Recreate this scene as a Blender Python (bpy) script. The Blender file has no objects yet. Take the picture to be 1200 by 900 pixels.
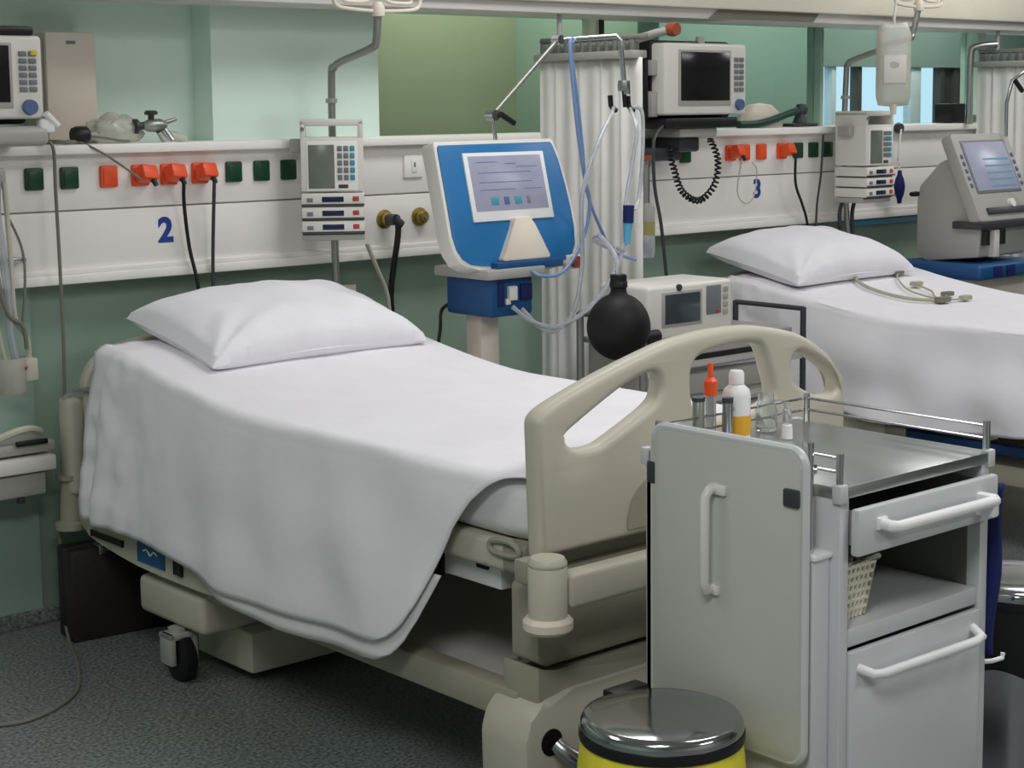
import bpy, bmesh, math, random
from mathutils import Vector, Matrix, noise
random.seed(7)
S = bpy.context.scene
COL = S.collection

# ------------------------------------------------------------------ camera
cam_d = bpy.data.cameras.new('camera')
cam = bpy.data.objects.new('camera', cam_d)
COL.objects.link(cam)
S.camera = cam
FPX = 1990.0
cam_d.sensor_width = 36.0
cam_d.lens = 36.0 * FPX / 1200.0
cam_d.shift_y = -0.075
cam_d.clip_start = 0.05
pitch = math.atan(233.0 / FPX); yaw = math.radians(41.0); roll = 0.011
fw = Vector((math.sin(yaw) * math.cos(pitch), math.cos(yaw) * math.cos(pitch), -math.sin(pitch)))
rt = Vector((math.cos(yaw), -math.sin(yaw), 0.0))
up = rt.cross(fw)
rt2 = math.cos(roll) * rt - math.sin(roll) * up
up2 = math.cos(roll) * up + math.sin(roll) * rt
M = Matrix((rt2, up2, -fw)).transposed().to_4x4()
M.translation = Vector((0, 0, 1.6))
cam.matrix_world = M

# ------------------------------------------------------------------ world, lights, exposure
w = bpy.data.worlds.new('world'); S.world = w; w.use_nodes = True
bg = w.node_tree.nodes['Background']
bg.inputs['Color'].default_value = (0.56, 0.76, 1.0, 1)
bg.inputs['Strength'].default_value = 1.25

def area(name, loc, sx, sy, power, color=(1, 1, 1), rot=(0, 0, 0)):
    d = bpy.data.lights.new(name, 'AREA'); d.shape = 'RECTANGLE'
    d.size = sx; d.size_y = sy; d.energy = power; d.color = color
    o = bpy.data.objects.new(name, d); COL.objects.link(o)
    o.location = loc; o.rotation_euler = rot
    return o
WARM = (1.0, 0.99, 1.0)
for (lx, ly, p) in ((3.75, 3.75, 17), (6.65, 3.75, 16), (0.7, 3.6, 13), (3.5, 1.7, 24), (6.4, 1.7, 18), (0.4, 0.8, 47), (3.6, -1.2, 40), (9.2, 3.2, 16)):
    area('ceiling_lamp', (lx, ly, 2.72), 1.25, 0.55, p, WARM)
area('corridor_light', (4.6, 5.5, 2.55), 0.9, 0.4, 8.5, (1.0, 0.98, 0.90))
area('corridor_light', (8.5, 5.75, 2.55), 1.2, 0.3, 9, (0.97, 1.0, 1.0))  # extra unseen light, added to brighten the dark teal wall
area('corridor_light', (6.9, 5.6, 2.55), 1.2, 0.4, 9, (0.97, 1.0, 0.97))
S.view_settings.view_transform = 'Standard'
S.view_settings.look = 'None'
S.view_settings.gamma = 1.0
S.view_settings.use_curve_mapping = False
S.view_settings.exposure = 0.0

# ------------------------------------------------------------------ materials
def lin(c):
    c = c / 255.0
    return c / 12.92 if c <= 0.04045 else ((c + 0.055) / 1.055) ** 2.4
def rgb(t): return (lin(t[0]), lin(t[1]), lin(t[2]), 1.0)

def mat(name, col, rough=0.5, metal=0.0, var=0.06, vscale=6.0, bump=0.0, bscale=60.0, trans=0.0, emis=0.0, ior=1.45, spec=0.5):
    m = bpy.data.materials.new(name); m.use_nodes = True
    nt = m.node_tree; b = nt.nodes['Principled BSDF']
    tc = nt.nodes.new('ShaderNodeTexCoord')
    nz = nt.nodes.new('ShaderNodeTexNoise'); nz.inputs['Scale'].default_value = vscale; nz.inputs['Detail'].default_value = 4
    nt.links.new(tc.outputs['Object'], nz.inputs['Vector'])
    cr = nt.nodes.new('ShaderNodeValToRGB')
    c = rgb(col)
    cr.color_ramp.elements[0].position = 0.3; cr.color_ramp.elements[1].position = 0.7
    cr.color_ramp.elements[0].color = tuple(x * (1 - var) for x in c[:3]) + (1,)
    cr.color_ramp.elements[1].color = tuple(min(1, x * (1 + var)) for x in c[:3]) + (1,)
    nt.links.new(nz.outputs['Fac'], cr.inputs['Fac'])
    nt.links.new(cr.outputs['Color'], b.inputs['Base Color'])
    b.inputs['Roughness'].default_value = rough
    b.inputs['Metallic'].default_value = metal
    b.inputs['IOR'].default_value = ior
    b.inputs['Specular IOR Level'].default_value = spec
    if trans: b.inputs['Transmission Weight'].default_value = trans
    if emis:
        nt.links.new(cr.outputs['Color'], b.inputs['Emission Color'])
        b.inputs['Emission Strength'].default_value = emis
    if bump:
        n2 = nt.nodes.new('ShaderNodeTexNoise'); n2.inputs['Scale'].default_value = bscale; n2.inputs['Detail'].default_value = 5
        nt.links.new(tc.outputs['Object'], n2.inputs['Vector'])
        bp = nt.nodes.new('ShaderNodeBump'); bp.inputs['Strength'].default_value = bump; bp.inputs['Distance'].default_value = 0.01
        nt.links.new(n2.outputs['Fac'], bp.inputs['Height']); nt.links.new(bp.outputs['Normal'], b.inputs['Normal'])
    return m

M_ = {}
def mk(key, *a, **k): M_[key] = mat(key, *a, **k)
mk('green_wall', (150, 174, 158), 0.45, var=0.03, vscale=2.0)
mk('mint_wall', (222, 243, 231), 0.55, var=0.02, vscale=2.0)
mk('green_pale', (158, 184, 170), 0.5, var=0.03, vscale=2.0)
mk('far_olive', (166, 172, 148), 0.6, var=0.05, vscale=1.2)
mk('far_green', (158, 182, 170), 0.6, var=0.05, vscale=1.2)
mk('teal_wall', (150, 168, 160), 0.6, var=0.04, vscale=1.5)
mk('white_wall', (222, 220, 212), 0.7, var=0.02)
mk('ceiling_white', (232, 230, 224), 0.8, var=0.02)
mk('panel', (243, 240, 234), 0.38, var=0.025, vscale=3.0)
mk('panel_lip', (248, 246, 240), 0.35, var=0.02)
mk('trunk', (214, 211, 206), 0.55, var=0.03)
mk('trunk_cream', (235, 230, 212), 0.5, var=0.02)
mk('lens', (120, 118, 104), 0.4, var=0.06)
mk('green_socket', (16, 66, 42), 0.35, var=0.1)
mk('orange', (240, 88, 42), 0.4, var=0.06)
mk('black', (18, 18, 20), 0.45, var=0.15)
mk('rubber', (24, 22, 22), 0.55, var=0.25, vscale=9, spec=0.35)
mk('navy', (16, 30, 92), 0.6, var=0.12)
mk('blue_ink', (22, 58, 150), 0.5)
mk('device_white', (224, 222, 214), 0.35, var=0.02)
mk('device_grey', (170, 168, 162), 0.4, var=0.04)
mk('device_dark', (60, 62, 66), 0.4, var=0.06)
mk('beige', (196, 192, 175), 0.42, var=0.03, vscale=3)
mk('beige_dark', (160, 156, 138), 0.45, var=0.05)
mk('cream', (226, 216, 200), 0.4, var=0.04)
mk('vent_blue', (34, 112, 170), 0.38, var=0.05)
mk('deep_blue', (26, 78, 130), 0.4, var=0.08)
mk('screen_grey', (152, 154, 174), 0.25, var=0.05, vscale=14, emis=0.12)
mk('screen_olive', (112, 118, 108), 0.2, var=0.08, vscale=10)
mk('screen_black', (34, 32, 34), 0.15, var=0.1)
mk('screen_slate', (62, 72, 78), 0.15, var=0.1)
mk('key_teal', (70, 150, 170), 0.4)
mk('key_grey', (120, 124, 128), 0.45)
mk('key_blue', (84, 104, 148), 0.4)
mk('key_red', (186, 60, 62), 0.4)
mk('display_navy', (24, 40, 70), 0.25)
mk('yellow_tag', (220, 200, 40), 0.5)
mk('chrome', (205, 205, 208), 0.18, 1.0, var=0.03)
mk('steel', (178, 180, 182), 0.26, 1.0, var=0.05, vscale=12)
mk('lid_steel', (172, 174, 176), 0.12, 1.0, var=0.03)
mk('steel_top', (190, 192, 192), 0.30, 1.0, var=0.05, vscale=7)
mk('brass', (170, 150, 84), 0.3, 1.0, var=0.08)
mk('grey_pole', (154, 156, 150), 0.32, 0.6, var=0.08)
mk('trolley_white', (200, 203, 204), 0.34, var=0.02, vscale=3)
mk('trolley_panel', (190, 192, 184), 0.32, var=0.025, vscale=3)
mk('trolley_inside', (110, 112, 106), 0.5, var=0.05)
mk('tray_grey', (150, 150, 146), 0.4, var=0.03)
mk('linen', (238, 236, 240), 0.9, var=0.02, vscale=8, bump=0.28, bscale=9)
mk('pillow_linen', (240, 239, 244), 0.9, var=0.02, vscale=8, bump=0.36, bscale=9)
mk('mattress_cloth', (232, 231, 232), 0.9, var=0.02, bump=0.1, bscale=20)
mk('curtain', (246, 244, 241), 0.85, var=0.03, vscale=10, bump=0.08, bscale=30)
mk('yellow_bag', (232, 222, 60), 0.4, var=0.12, vscale=9, bump=0.5, bscale=14)
mk('suitcase', (40, 33, 32), 0.5, var=0.12, vscale=8, bump=0.15, bscale=80)
mk('hose_blue', (120, 146, 190), 0.3, var=0.05)
mk('hose_clear', (220, 224, 230), 0.2, var=0.03, trans=0.65)
mk('hose_grey', (124, 122, 108), 0.4)
mk('tube_pale', (196, 194, 178), 0.4, var=0.04)
mk('bag_plastic', (236, 234, 222), 0.25, var=0.05, vscale=20, trans=0.5)
mk('clear_plastic', (238, 242, 242), 0.08, var=0.0, trans=0.9)
mk('yellow_label', (222, 168, 42), 0.5, var=0.08)
mk('white_plastic', (236, 236, 236), 0.35, var=0.02)
mk('basket', (226, 224, 204), 0.45, var=0.03)
mk('dark_green', (24, 66, 56), 0.4, var=0.1)
mk('sky_blue', (96, 176, 214), 0.35, var=0.05)
mk('jar_yellow', (180, 172, 112), 0.3, var=0.1, trans=0.2)
mk('cable_beige', (176, 172, 150), 0.5, var=0.06)
mk('blue_dark', (18, 56, 96), 0.45, var=0.1)
mk('brown_red', (150, 74, 52), 0.4)
mk('frame_white', (222, 230, 236), 0.4)
mk('frame_dark', (74, 68, 64), 0.5)
mk('number_blue', (30, 64, 150), 0.5)

def floor_material():
    m = bpy.data.materials.new('speckled_vinyl'); m.use_nodes = True
    nt = m.node_tree; b = nt.nodes['Principled BSDF']
    tc = nt.nodes.new('ShaderNodeTexCoord')
    n1 = nt.nodes.new('ShaderNodeTexNoise'); n1.inputs['Scale'].default_value = 95; n1.inputs['Detail'].default_value = 3
    n2 = nt.nodes.new('ShaderNodeTexNoise'); n2.inputs['Scale'].default_value = 1.1; n2.inputs['Detail'].default_value = 3
    for n in (n1, n2): nt.links.new(tc.outputs['Object'], n.inputs['Vector'])
    cr = nt.nodes.new('ShaderNodeValToRGB')
    cr.color_ramp.elements[0].position = 0.36; cr.color_ramp.elements[1].position = 0.66
    cr.color_ramp.elements[0].color = rgb((92, 97, 97)); cr.color_ramp.elements[1].color = rgb((150, 154, 154))
    nt.links.new(n1.outputs['Fac'], cr.inputs['Fac'])
    mx = nt.nodes.new('ShaderNodeMix'); mx.data_type = 'RGBA'; mx.blend_type = 'MULTIPLY'; mx.inputs[0].default_value = 0.25
    nt.links.new(cr.outputs['Color'], mx.inputs[6]); nt.links.new(n2.outputs['Color'], mx.inputs[7])
    nt.links.new(mx.outputs[2], b.inputs['Base Color'])
    b.inputs['Roughness'].default_value = 0.36
    return m
M_['floor'] = floor_material()

def glass_material():
    m = bpy.data.materials.new('window_glass'); m.use_nodes = True
    nt = m.node_tree
    for n in list(nt.nodes):
        if n.type == 'BSDF_PRINCIPLED': nt.nodes.remove(n)
    out = [n for n in nt.nodes if n.type == 'OUTPUT_MATERIAL'][0]
    t = nt.nodes.new('ShaderNodeBsdfTransparent'); t.inputs['Color'].default_value = (0.93, 0.97, 0.94, 1)
    g = nt.nodes.new('ShaderNodeBsdfGlossy'); g.inputs['Roughness'].default_value = 0.03
    f = nt.nodes.new('ShaderNodeFresnel'); f.inputs['IOR'].default_value = 1.3
    mx = nt.nodes.new('ShaderNodeMixShader')
    ge = nt.nodes.new('ShaderNodeNewGeometry'); mm_ = nt.nodes.new('ShaderNodeMath'); mm_.operation = 'SUBTRACT'; mm_.inputs[0].default_value = 1.0
    m2_ = nt.nodes.new('ShaderNodeMath'); m2_.operation = 'MULTIPLY'
    nt.links.new(ge.outputs['Backfacing'], mm_.inputs[1]); nt.links.new(mm_.outputs[0], m2_.inputs[0]); nt.links.new(f.outputs[0], m2_.inputs[1])
    nt.links.new(m2_.outputs[0], mx.inputs[0]); nt.links.new(t.outputs[0], mx.inputs[1]); nt.links.new(g.outputs[0], mx.inputs[2])
    nt.links.new(mx.outputs[0], out.inputs['Surface'])
    return m
M_['glass'] = glass_material()

# ------------------------------------------------------------------ mesh helpers
def cat(pts, n=6, closed=False):
    P = [Vector(p) for p in pts]; out = []
    N = len(P)
    rng = range(N) if closed else range(N - 1)
    for i in rng:
        if closed: a, b, c, d = P[(i - 1) % N], P[i], P[(i + 1) % N], P[(i + 2) % N]
        else: a, b, c, d = P[max(i - 1, 0)], P[i], P[i + 1], P[min(i + 2, N - 1)]
        for k in range(n):
            t = k / n
            out.append(0.5 * ((2 * b) + (c - a) * t + (2 * a - 5 * b + 4 * c - d) * t * t + (3 * b - a - 3 * c + d) * t ** 3))
    if not closed: out.append(P[-1])
    return out

class MB:
    def __init__(s): s.bm = bmesh.new()
    def _tr(s, vs, mtx):
        if mtx is not None: bmesh.ops.transform(s.bm, matrix=mtx, verts=vs)
    def box(s, x0, x1, y0, y1, z0, z1, bev=0.0, seg=2, m=None):
        r = bmesh.ops.create_cube(s.bm, size=1.0); vs = r['verts']
        for v in vs:
            v.co = Vector((x0 if v.co.x < 0 else x1, y0 if v.co.y < 0 else y1, z0 if v.co.z < 0 else z1))
        if bev > 0:
            es = list({e for v in vs for e in v.link_edges})
            bev = min(bev, 0.49 * min(abs(x1 - x0), abs(y1 - y0), abs(z1 - z0)))
            rr = bmesh.ops.bevel(s.bm, geom=es, offset=bev, segments=seg, profile=0.5, affect='EDGES')
            vs = list({v for f in rr['faces'] for v in f.verts} | {v for v in vs if v.is_valid})
        s._tr(vs, m); return s
    def ring(s, c, ax, bx, r, n): return [s.bm.verts.new(c + ax * (r * math.cos(2 * math.pi * i / n)) + bx * (r * math.sin(2 * math.pi * i / n))) for i in range(n)]
    def tube(s, pts, r, n=8, smooth=0, closed=False, r_end=None):
        P = [Vector(p) for p in pts]
        if smooth: P = cat(P, smooth, closed)
        N = len(P); rings = []; ax = None
        for i, p in enumerate(P):
            if closed: d = P[(i + 1) % N] - P[(i - 1) % N]
            else: d = P[min(i + 1, N - 1)] - P[max(i - 1, 0)]
            d.normalize()
            if ax is None:
                ax = d.cross(Vector((0.13, 0.27, 0.95)))
                if ax.length < 1e-3: ax = d.cross(Vector((1, 0, 0)))
            ax = ax - d * ax.dot(d); ax.normalize(); bx = d.cross(ax)
            rr = r if r_end is None else r + (r_end - r) * i / (N - 1)
            rings.append(s.ring(p, ax, bx, rr, n))
        for i in range(N if closed else N - 1):
            a, b = rings[i], rings[(i + 1) % N]
            for k in range(n): s.bm.faces.new((a[k], a[(k + 1) % n], b[(k + 1) % n], b[k]))
        if not closed:
            s.bm.faces.new(rings[0][::-1]); s.bm.faces.new(rings[-1])
        return s
    def cyl(s, p, q, r, r2=None, n=20):
        return s.tube([p, q], r, n, r_end=r2)
    def lathe(s, prof, c, n=32, m=None, axis='z'):
        c = Vector(c); rings = []; allv = []
        for (r, z) in prof:
            if r < 1e-5:
                rings.append([s.bm.verts.new(Vector((0, 0, z)))])
            else:
                rings.append([s.bm.verts.new(Vector((r * math.cos(2 * math.pi * i / n), r * math.sin(2 * math.pi * i / n), z))) for i in range(n)])
            allv += rings[-1]
        for a, b in zip(rings, rings[1:]):
            for k in range(n):
                k2 = (k + 1) % n
                if len(a) == 1 and len(b) == 1: continue
                if len(a) == 1: s.bm.faces.new((a[0], b[k2], b[k]))
                elif len(b) == 1: s.bm.faces.new((a[k], a[k2], b[0]))
                else: s.bm.faces.new((a[k], a[k2], b[k2], b[k]))
        if axis == 'y': s._tr(allv, Matrix.Rotation(math.pi / 2, 4, 'X'))
        if axis == 'x': s._tr(allv, Matrix.Rotation(math.pi / 2, 4, 'Y'))
        if m is not None: s._tr(allv, m)
        s._tr(allv, Matrix.Translation(c)); return s
    def prism(s, poly, a, b, axis='y', bev=0.0, m=None):
        """poly: 2-D outline; axis y -> (x,z), x -> (y,z), z -> (x,y); extruded from a to b"""
        def P(u, v, t): return {'y': (u, t, v), 'x': (t, u, v), 'z': (u, v, t)}[axis]
        A = [s.bm.verts.new(P(u, v, a)) for u, v in poly]; B = [s.bm.verts.new(P(u, v, b)) for u, v in poly]
        n = len(poly); fs = [s.bm.faces.new(A[::-1]), s.bm.faces.new(B)]
        for i in range(n): fs.append(s.bm.faces.new((A[i], A[(i + 1) % n], B[(i + 1) % n], B[i])))
        vs = A + B
        if bev:
            es = list({e for f in fs for e in f.edges})
            rr = bmesh.ops.bevel(s.bm, geom=es, offset=bev, segments=2, profile=0.5, affect='EDGES')
            vs = list({v for f in rr['faces'] for v in f.verts} | {v for v in vs if v.is_valid})
        s._tr(vs, m); return s
    def grid(s, nu, nv, fn, thick=None):
        V = [[s.bm.verts.new(fn(i / (nu - 1), j / (nv - 1))) for j in range(nv)] for i in range(nu)]
        for i in range(nu - 1):
            for j in range(nv - 1): s.bm.faces.new((V[i][j], V[i + 1][j], V[i + 1][j + 1], V[i][j + 1]))
        return V
    def build(s, name, m, parent=None, smooth=True, normals=True):
        if normals: bmesh.ops.recalc_face_normals(s.bm, faces=s.bm.faces[:])
        if parent is not None:
            o_ = Vector((0, 0, 0)); p = parent
            while p is not None: o_ += p.location; p = p.parent
            bmesh.ops.translate(s.bm, vec=-o_, verts=s.bm.verts[:])
        me = bpy.data.meshes.new(name); s.bm.to_mesh(me); s.bm.free()
        if smooth:
            me.polygons.foreach_set('use_smooth', [True] * len(me.polygons))
            try: me.set_sharp_from_angle(angle=math.radians(38))
            except Exception: pass
        me.materials.append(M_[m] if isinstance(m, str) else m)
        o = bpy.data.objects.new(name, me); COL.objects.link(o)
        if parent is not None: o.parent = parent
        return o

def tag(o, label, cat_, group=None):
    o['label'] = label; o['category'] = cat_
    if group: o['group'] = group
    return o
def thing(name, loc, label, cat_, group=None):
    o = bpy.data.objects.new(name, None); o.empty_display_size = 0.05; COL.objects.link(o)
    o.location = loc
    return tag(o, label, cat_, group)
def origin_to(o, loc):
    """move a single-mesh thing's origin to its base without moving the mesh"""
    loc = Vector(loc); o.data.transform(Matrix.Translation(-loc)); o.location = loc; return o
def single(mb, name, m, base, label, cat_, group=None):
    return tag(origin_to(mb.build(name, m), base), label, cat_, group)
def struct(o): o['kind'] = 'structure'; return o
def dup(root, d, label, group=None):
    def cp(o, par):
        c = o.copy(); COL.objects.link(c)
        if par is not None: c.parent = par
        for ch in [k for k in list(bpy.data.objects) if k.parent == o]: cp(ch, c)
        return c
    r = cp(root, None); r.location = root.location + Vector(d); r['label'] = label
    if group: r['group'] = group
    return r

def text_mesh(txt, size, offset=0.0, extrude=0.0006):
    cu = bpy.data.curves.new('lettering', 'FONT'); cu.body = txt; cu.size = size; cu.extrude = extrude; cu.offset = offset
    cu.align_x = 'CENTER'; cu.align_y = 'CENTER'
    o = bpy.data.objects.new('lettering', cu); COL.objects.link(o)
    bpy.context.view_layer.update()
    me = bpy.data.meshes.new_from_object(o.evaluated_get(bpy.context.evaluated_depsgraph_get()))
    bpy.data.objects.remove(o); bpy.data.curves.remove(cu)
    return me
def lettering(name, txt, size, loc, parent, m='number_blue', offset=0.0042, rot=(math.pi / 2, 0, 0)):
    me = text_mesh(txt, size, offset); me.materials.append(M_[m]); me.name = name
    o = bpy.data.objects.new(name, me); COL.objects.link(o); o.parent = parent
    o.location = Vector(loc) - parent.location; o.rotation_euler = rot
    return o

def plate(loops, half, bevel):
    """flat outline with holes in XZ turned into a rounded plate centred on y=0 (returns bmesh holder)"""
    cu = bpy.data.curves.new('plate', 'CURVE'); cu.dimensions = '2D'; cu.fill_mode = 'BOTH'
    cu.extrude = half - bevel; cu.bevel_depth = bevel; cu.bevel_resolution = 3; cu.offset = -bevel
    for lp in loops:
        sp = cu.splines.new('POLY'); sp.points.add(len(lp) - 1)
        for p, (x, z) in zip(sp.points, lp): p.co = (x, z, 0, 1)
        sp.use_cyclic_u = True
    o = bpy.data.objects.new('plate', cu); COL.objects.link(o); bpy.context.view_layer.update()
    me = bpy.data.meshes.new_from_object(o.evaluated_get(bpy.context.evaluated_depsgraph_get()))
    bpy.data.objects.remove(o); bpy.data.curves.remove(cu)
    mb = MB(); mb.bm.from_mesh(me); bpy.data.meshes.remove(me)
    bmesh.ops.remove_doubles(mb.bm, verts=mb.bm.verts[:], dist=1e-5)
    bmesh.ops.transform(mb.bm, matrix=Matrix.Rotation(math.pi / 2, 4, 'X'), verts=mb.bm.verts[:])
    return mb
def loop2(pts, n=5):
    return [(v.x, v.y) for v in cat([(x, z, 0) for x, z in pts], n, True)]
def rrect(x0, x1, z0, z1, r, n=5):
    out = []
    for cx, cz, a0 in ((x1 - r, z1 - r, 0), (x0 + r, z1 - r, 90), (x0 + r, z0 + r, 180), (x1 - r, z0 + r, 270)):
        for k in range(n + 1):
            a = math.radians(a0 + 90 * k / n); out.append((cx + r * math.cos(a), cz + r * math.sin(a)))
    return out
def sstep(a, b, x):
    t = max(0.0, min(1.0, (x - a) / (b - a))); return t * t * (3 - 2 * t)

# ================================================================== THE SETTING
YW = 4.94          # plane of the head wall
mb = MB(); mb.box(-2.5, 11, -3, 7.2, -0.1, 0.0)
struct(mb.build('floor', 'floor', smooth=False))
mb = MB(); mb.box(-2.5, 11, -3, 7.2, 2.76, 2.86)
struct(mb.build('ceiling', 'ceiling_white', smooth=False))
mb = MB()
mb.box(-2.5, 11, YW, YW + 0.16, 0, 1.47)                      # dado under the glazing
struct(mb.build('wall_back', 'green_wall', smooth=False))
mb = MB(); mb.box(2.985, 3.672, YW, YW + 0.16, 1.47, 2.76)     # pale pier between niche and glazing
mb.box(7.40, 7.47, YW, YW + 0.10, 1.47, 2.76)
mb.box(2.2, 2.985, YW + 0.12, YW + 0.16, 1.47, 2.76)           # niche back
struct(mb.build('wall_pier', 'mint_wall', smooth=False))
mb = MB(); mb.box(-2.5, 2.2, YW + 0.10, YW + 0.16, 1.47, 2.76); struct(mb.build('wall_niche', 'mint_wall', smooth=False))
mb = MB(); mb.box(3.672, 7.40, YW, YW + 0.16, 1.955, 2.76); mb.box(7.47, 11, YW, YW + 0.16, 1.955, 2.76)
struct(mb.build('wall_header', 'mint_wall', smooth=False))
mb = MB(); mb.box(-2.6, -2.5, -3, 7.2, 0, 2.76); struct(mb.build('wall_left', 'mint_wall', smooth=False))
mb = MB(); mb.box(11, 11.1, -3, 7.2, 0, 2.76); struct(mb.build('wall_right', 'teal_wall', smooth=False))
mb = MB(); mb.box(-2.6, 11.1, -3.1, -3, 0, 2.76); struct(mb.build('wall_front', 'white_wall', smooth=False))
# the room behind the glazing
mb = MB(); mb.box(3.2, 5.17, 5.9, 6.0, 0, 2.76); struct(mb.build('wall_beyond', 'far_olive', smooth=False))
mb = MB(); mb.box(5.17, 5.30, 5.12, 6.0, 0, 2.76); mb.box(5.30, 7.62, 6.2, 6.3, 0, 2.76)
struct(mb.build('wall_far', 'far_green', smooth=False))
mb = MB(); mb.box(7.62, 11, 6.2, 6.3, 1.82, 2.76); mb.box(7.62, 11, 6.2, 6.3, 0, 0.9); mb.box(9.25, 11, 6.2, 6.3, 0.9, 1.82)
struct(mb.build('wall_outer', 'teal_wall', smooth=False))
mb = MB(); mb.box(3.1, 3.2, 5.1, 6.3, 0, 2.76); struct(mb.build('wall_side', 'far_olive', smooth=False))
# far window
f = struct(MB().box(7.62, 9.25, 6.22, 6.27, 0.9, 0.94).build('window_2', 'frame_white', smooth=False))
for x0, x1, mm in ((7.62, 7.66, 'frame_white'), (7.86, 7.90, 'frame_white'), (8.10, 8.14, 'frame_dark'), (8.62, 8.72, 'frame_white'), (8.92, 8.97, 'frame_dark'), (9.06, 9.16, 'frame_dark'), (9.21, 9.25, 'frame_white')):
    MB().box(x0, x1, 6.215, 6.275, 0.94, 1.82, 0.004).build('window_mullion', mm, f)
MB().box(8.97, 9.06, 6.235, 6.26, 0.94, 1.82).build('window_blind', 'frame_dark', f)
for x0, x1 in ((7.66, 7.86), (7.90, 8.10), (8.14, 8.62), (8.72, 8.92)):
    MB().box(x0, x1, 6.242, 6.248, 0.94, 1.82).build('pane', 'glass', f, smooth=False)
# partition glazing above the wall panel
f = struct(MB().box(3.672, 3.69, YW + 0.03, YW + 0.11, 1.50, 1.955).build('window_1', 'panel_lip', smooth=False))
MB().box(4.78, 4.80, YW + 0.03, YW + 0.11, 1.50, 1.955, 0.003).build('window_mullion', 'panel_lip', f)
MB().box(4.80, 4.84, YW + 0.04, YW + 0.10, 1.50, 1.955, 0.003).build('window_mullion', 'frame_dark', f)
MB().box(6.20, 6.225, YW + 0.03, YW + 0.11, 1.50, 1.955, 0.003).build('window_mullion', 'far_green', f)
MB().box(3.69, 7.40, YW + 0.03, YW + 0.11, 1.47, 1.50, 0.003).build('window_sill', 'panel_lip', f)
for x0, x1 in ((3.69, 4.78), (4.84, 6.20), (6.225, 7.40)):
    MB().box(x0, x1, YW + 0.066, YW + 0.072, 1.50, 1.955).build('pane', 'glass', f, smooth=False)
# pale edge of the adjoining wall at far left below the panel
struct(MB().box(-2.5, 2.30, YW - 0.02, YW, 0.0, 1.10).build('trim_1', 'green_pale', smooth=False))
struct(MB().box(-2.5, 11, YW - 0.012 - 0.02, YW - 0.02, 0.0, 0.05, 0.004).build('baseboard_back', 'floor'))

# ceiling-hung lamp trunk along the head wall
t = thing('lamp_trunk', (5.0, 4.75, 1.945), 'long grey lamp trunk running along the wall above the beds', 'light fixture')
MB().box(-1.5, 10.9, 4.655, 4.90, 1.945, 2.14, 0.006).build('trunk_body', 'trunk', t)
MB().box(3.02, 10.9, 4.625, 4.66, 1.985, 2.17, 0.01).build('front_cover', 'trunk_cream', t)
MB().prism([(5.10, 1.948), (5.16, 1.984), (5.79, 1.984), (5.75, 1.948)], 4.650, 4.658, 'y').build('lamp_lens', 'lens', t)
for xx in (0.5, 3.0, 5.6, 8.2): MB().box(xx, xx + 0.05, 4.86, YW, 2.0, 2.1, 0.004).build('wall_bracket', 'trunk', t)

# ================================================================== WALL SERVICE PANEL
P = thing('service_panel', (5.0, 4.9, 1.08), 'long cream medical service panel on the wall with bed numbers', 'wall panel')
MB().box(-1.5, 10.9, 4.85, YW, 1.303, 1.475, 0.003).build('upper_fascia', 'panel', P)
MB().box(-1.5, 10.9, 4.85, YW, 1.10, 1.298, 0.003).build('lower_fascia', 'panel', P)
MB().box(-1.5, 10.9, 4.862, YW, 1.296, 1.305).build('joint', 'device_grey', P)
MB().box(-1.5, 10.9, 4.805, YW + 0.10, 1.474, 1.505, 0.007).build('shelf_top', 'panel_lip', P)
MB().box(-1.5, 10.9, 4.838, YW, 1.105, 1.122, 0.004).box(-1.5, 10.9, 4.832, YW, 1.075, 1.105, 0.004).build('bottom_moulding', 'panel_lip', P)
lettering('bed_number', '2', 0.108, (2.742, 4.849, 1.22), P)
lettering('bed_number', '3', 0.108, (5.627, 4.849, 1.24), P)

def socket(x, m, label, group, z=1.402, y=4.85):
    t = thing('wall_socket', (x, y, z), label, 'socket', group)
    MB().box(x - 0.030, x + 0.030, y - 0.014, y + 0.004, z - 0.034, z + 0.034, 0.006).build('socket_frame', m, t)
    MB().box(x - 0.022, x + 0.022, y - 0.017, y - 0.012, z - 0.026, z + 0.026, 0.003).build('socket_face', m, t)
    return t
GG = 'sockets along the cream service panel'
for x, m, l in ((2.296, 'green_socket', 'leftmost dark green wall socket near the hanging tubes at the left edge'),
                (2.412, 'green_socket', 'dark green wall socket just left of the bare orange socket by number 2'),
                (2.545, 'orange', 'bare orange wall socket, leftmost orange one above number 2'),
                (2.655, 'orange', 'orange wall socket behind the plug of the thin grey cable'),
                (2.758, 'orange', 'orange wall socket behind the plug directly above number 2'),
                (2.872, 'orange', 'orange wall socket behind the right black-cabled plug near number 2'),
                (3.0, 'green_socket', 'dark green wall socket directly right of the orange plugs by number 2'),
                (3.108, 'green_socket', 'middle dark green socket of the three left of the first infusion pump'),
                (3.215, 'green_socket', 'dark green wall socket closest to the left of the first infusion pump'),
                (5.17, 'green_socket', 'dark green wall socket under the black framed monitor'),
                (5.45, 'orange', 'leftmost orange wall socket above number 3, behind the coiled cord'),
                (5.54, 'orange', 'bare orange wall socket straight above the left of number 3'),
                (5.648, 'orange', 'bare orange wall socket straight above number 3, right of another bare one'),
                (5.784, 'orange', 'orange wall socket behind the plug to the right of number 3'),
                (5.894, 'green_socket', 'dark green wall socket right beside the orange plug by number 3'),
                (6.0, 'green_socket', 'middle dark green socket between the orange plug and second infusion pump'),
                (6.102, 'green_socket', 'dark green wall socket half hidden by the second infusion pump')):
    socket(x, m, l, GG)

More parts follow.
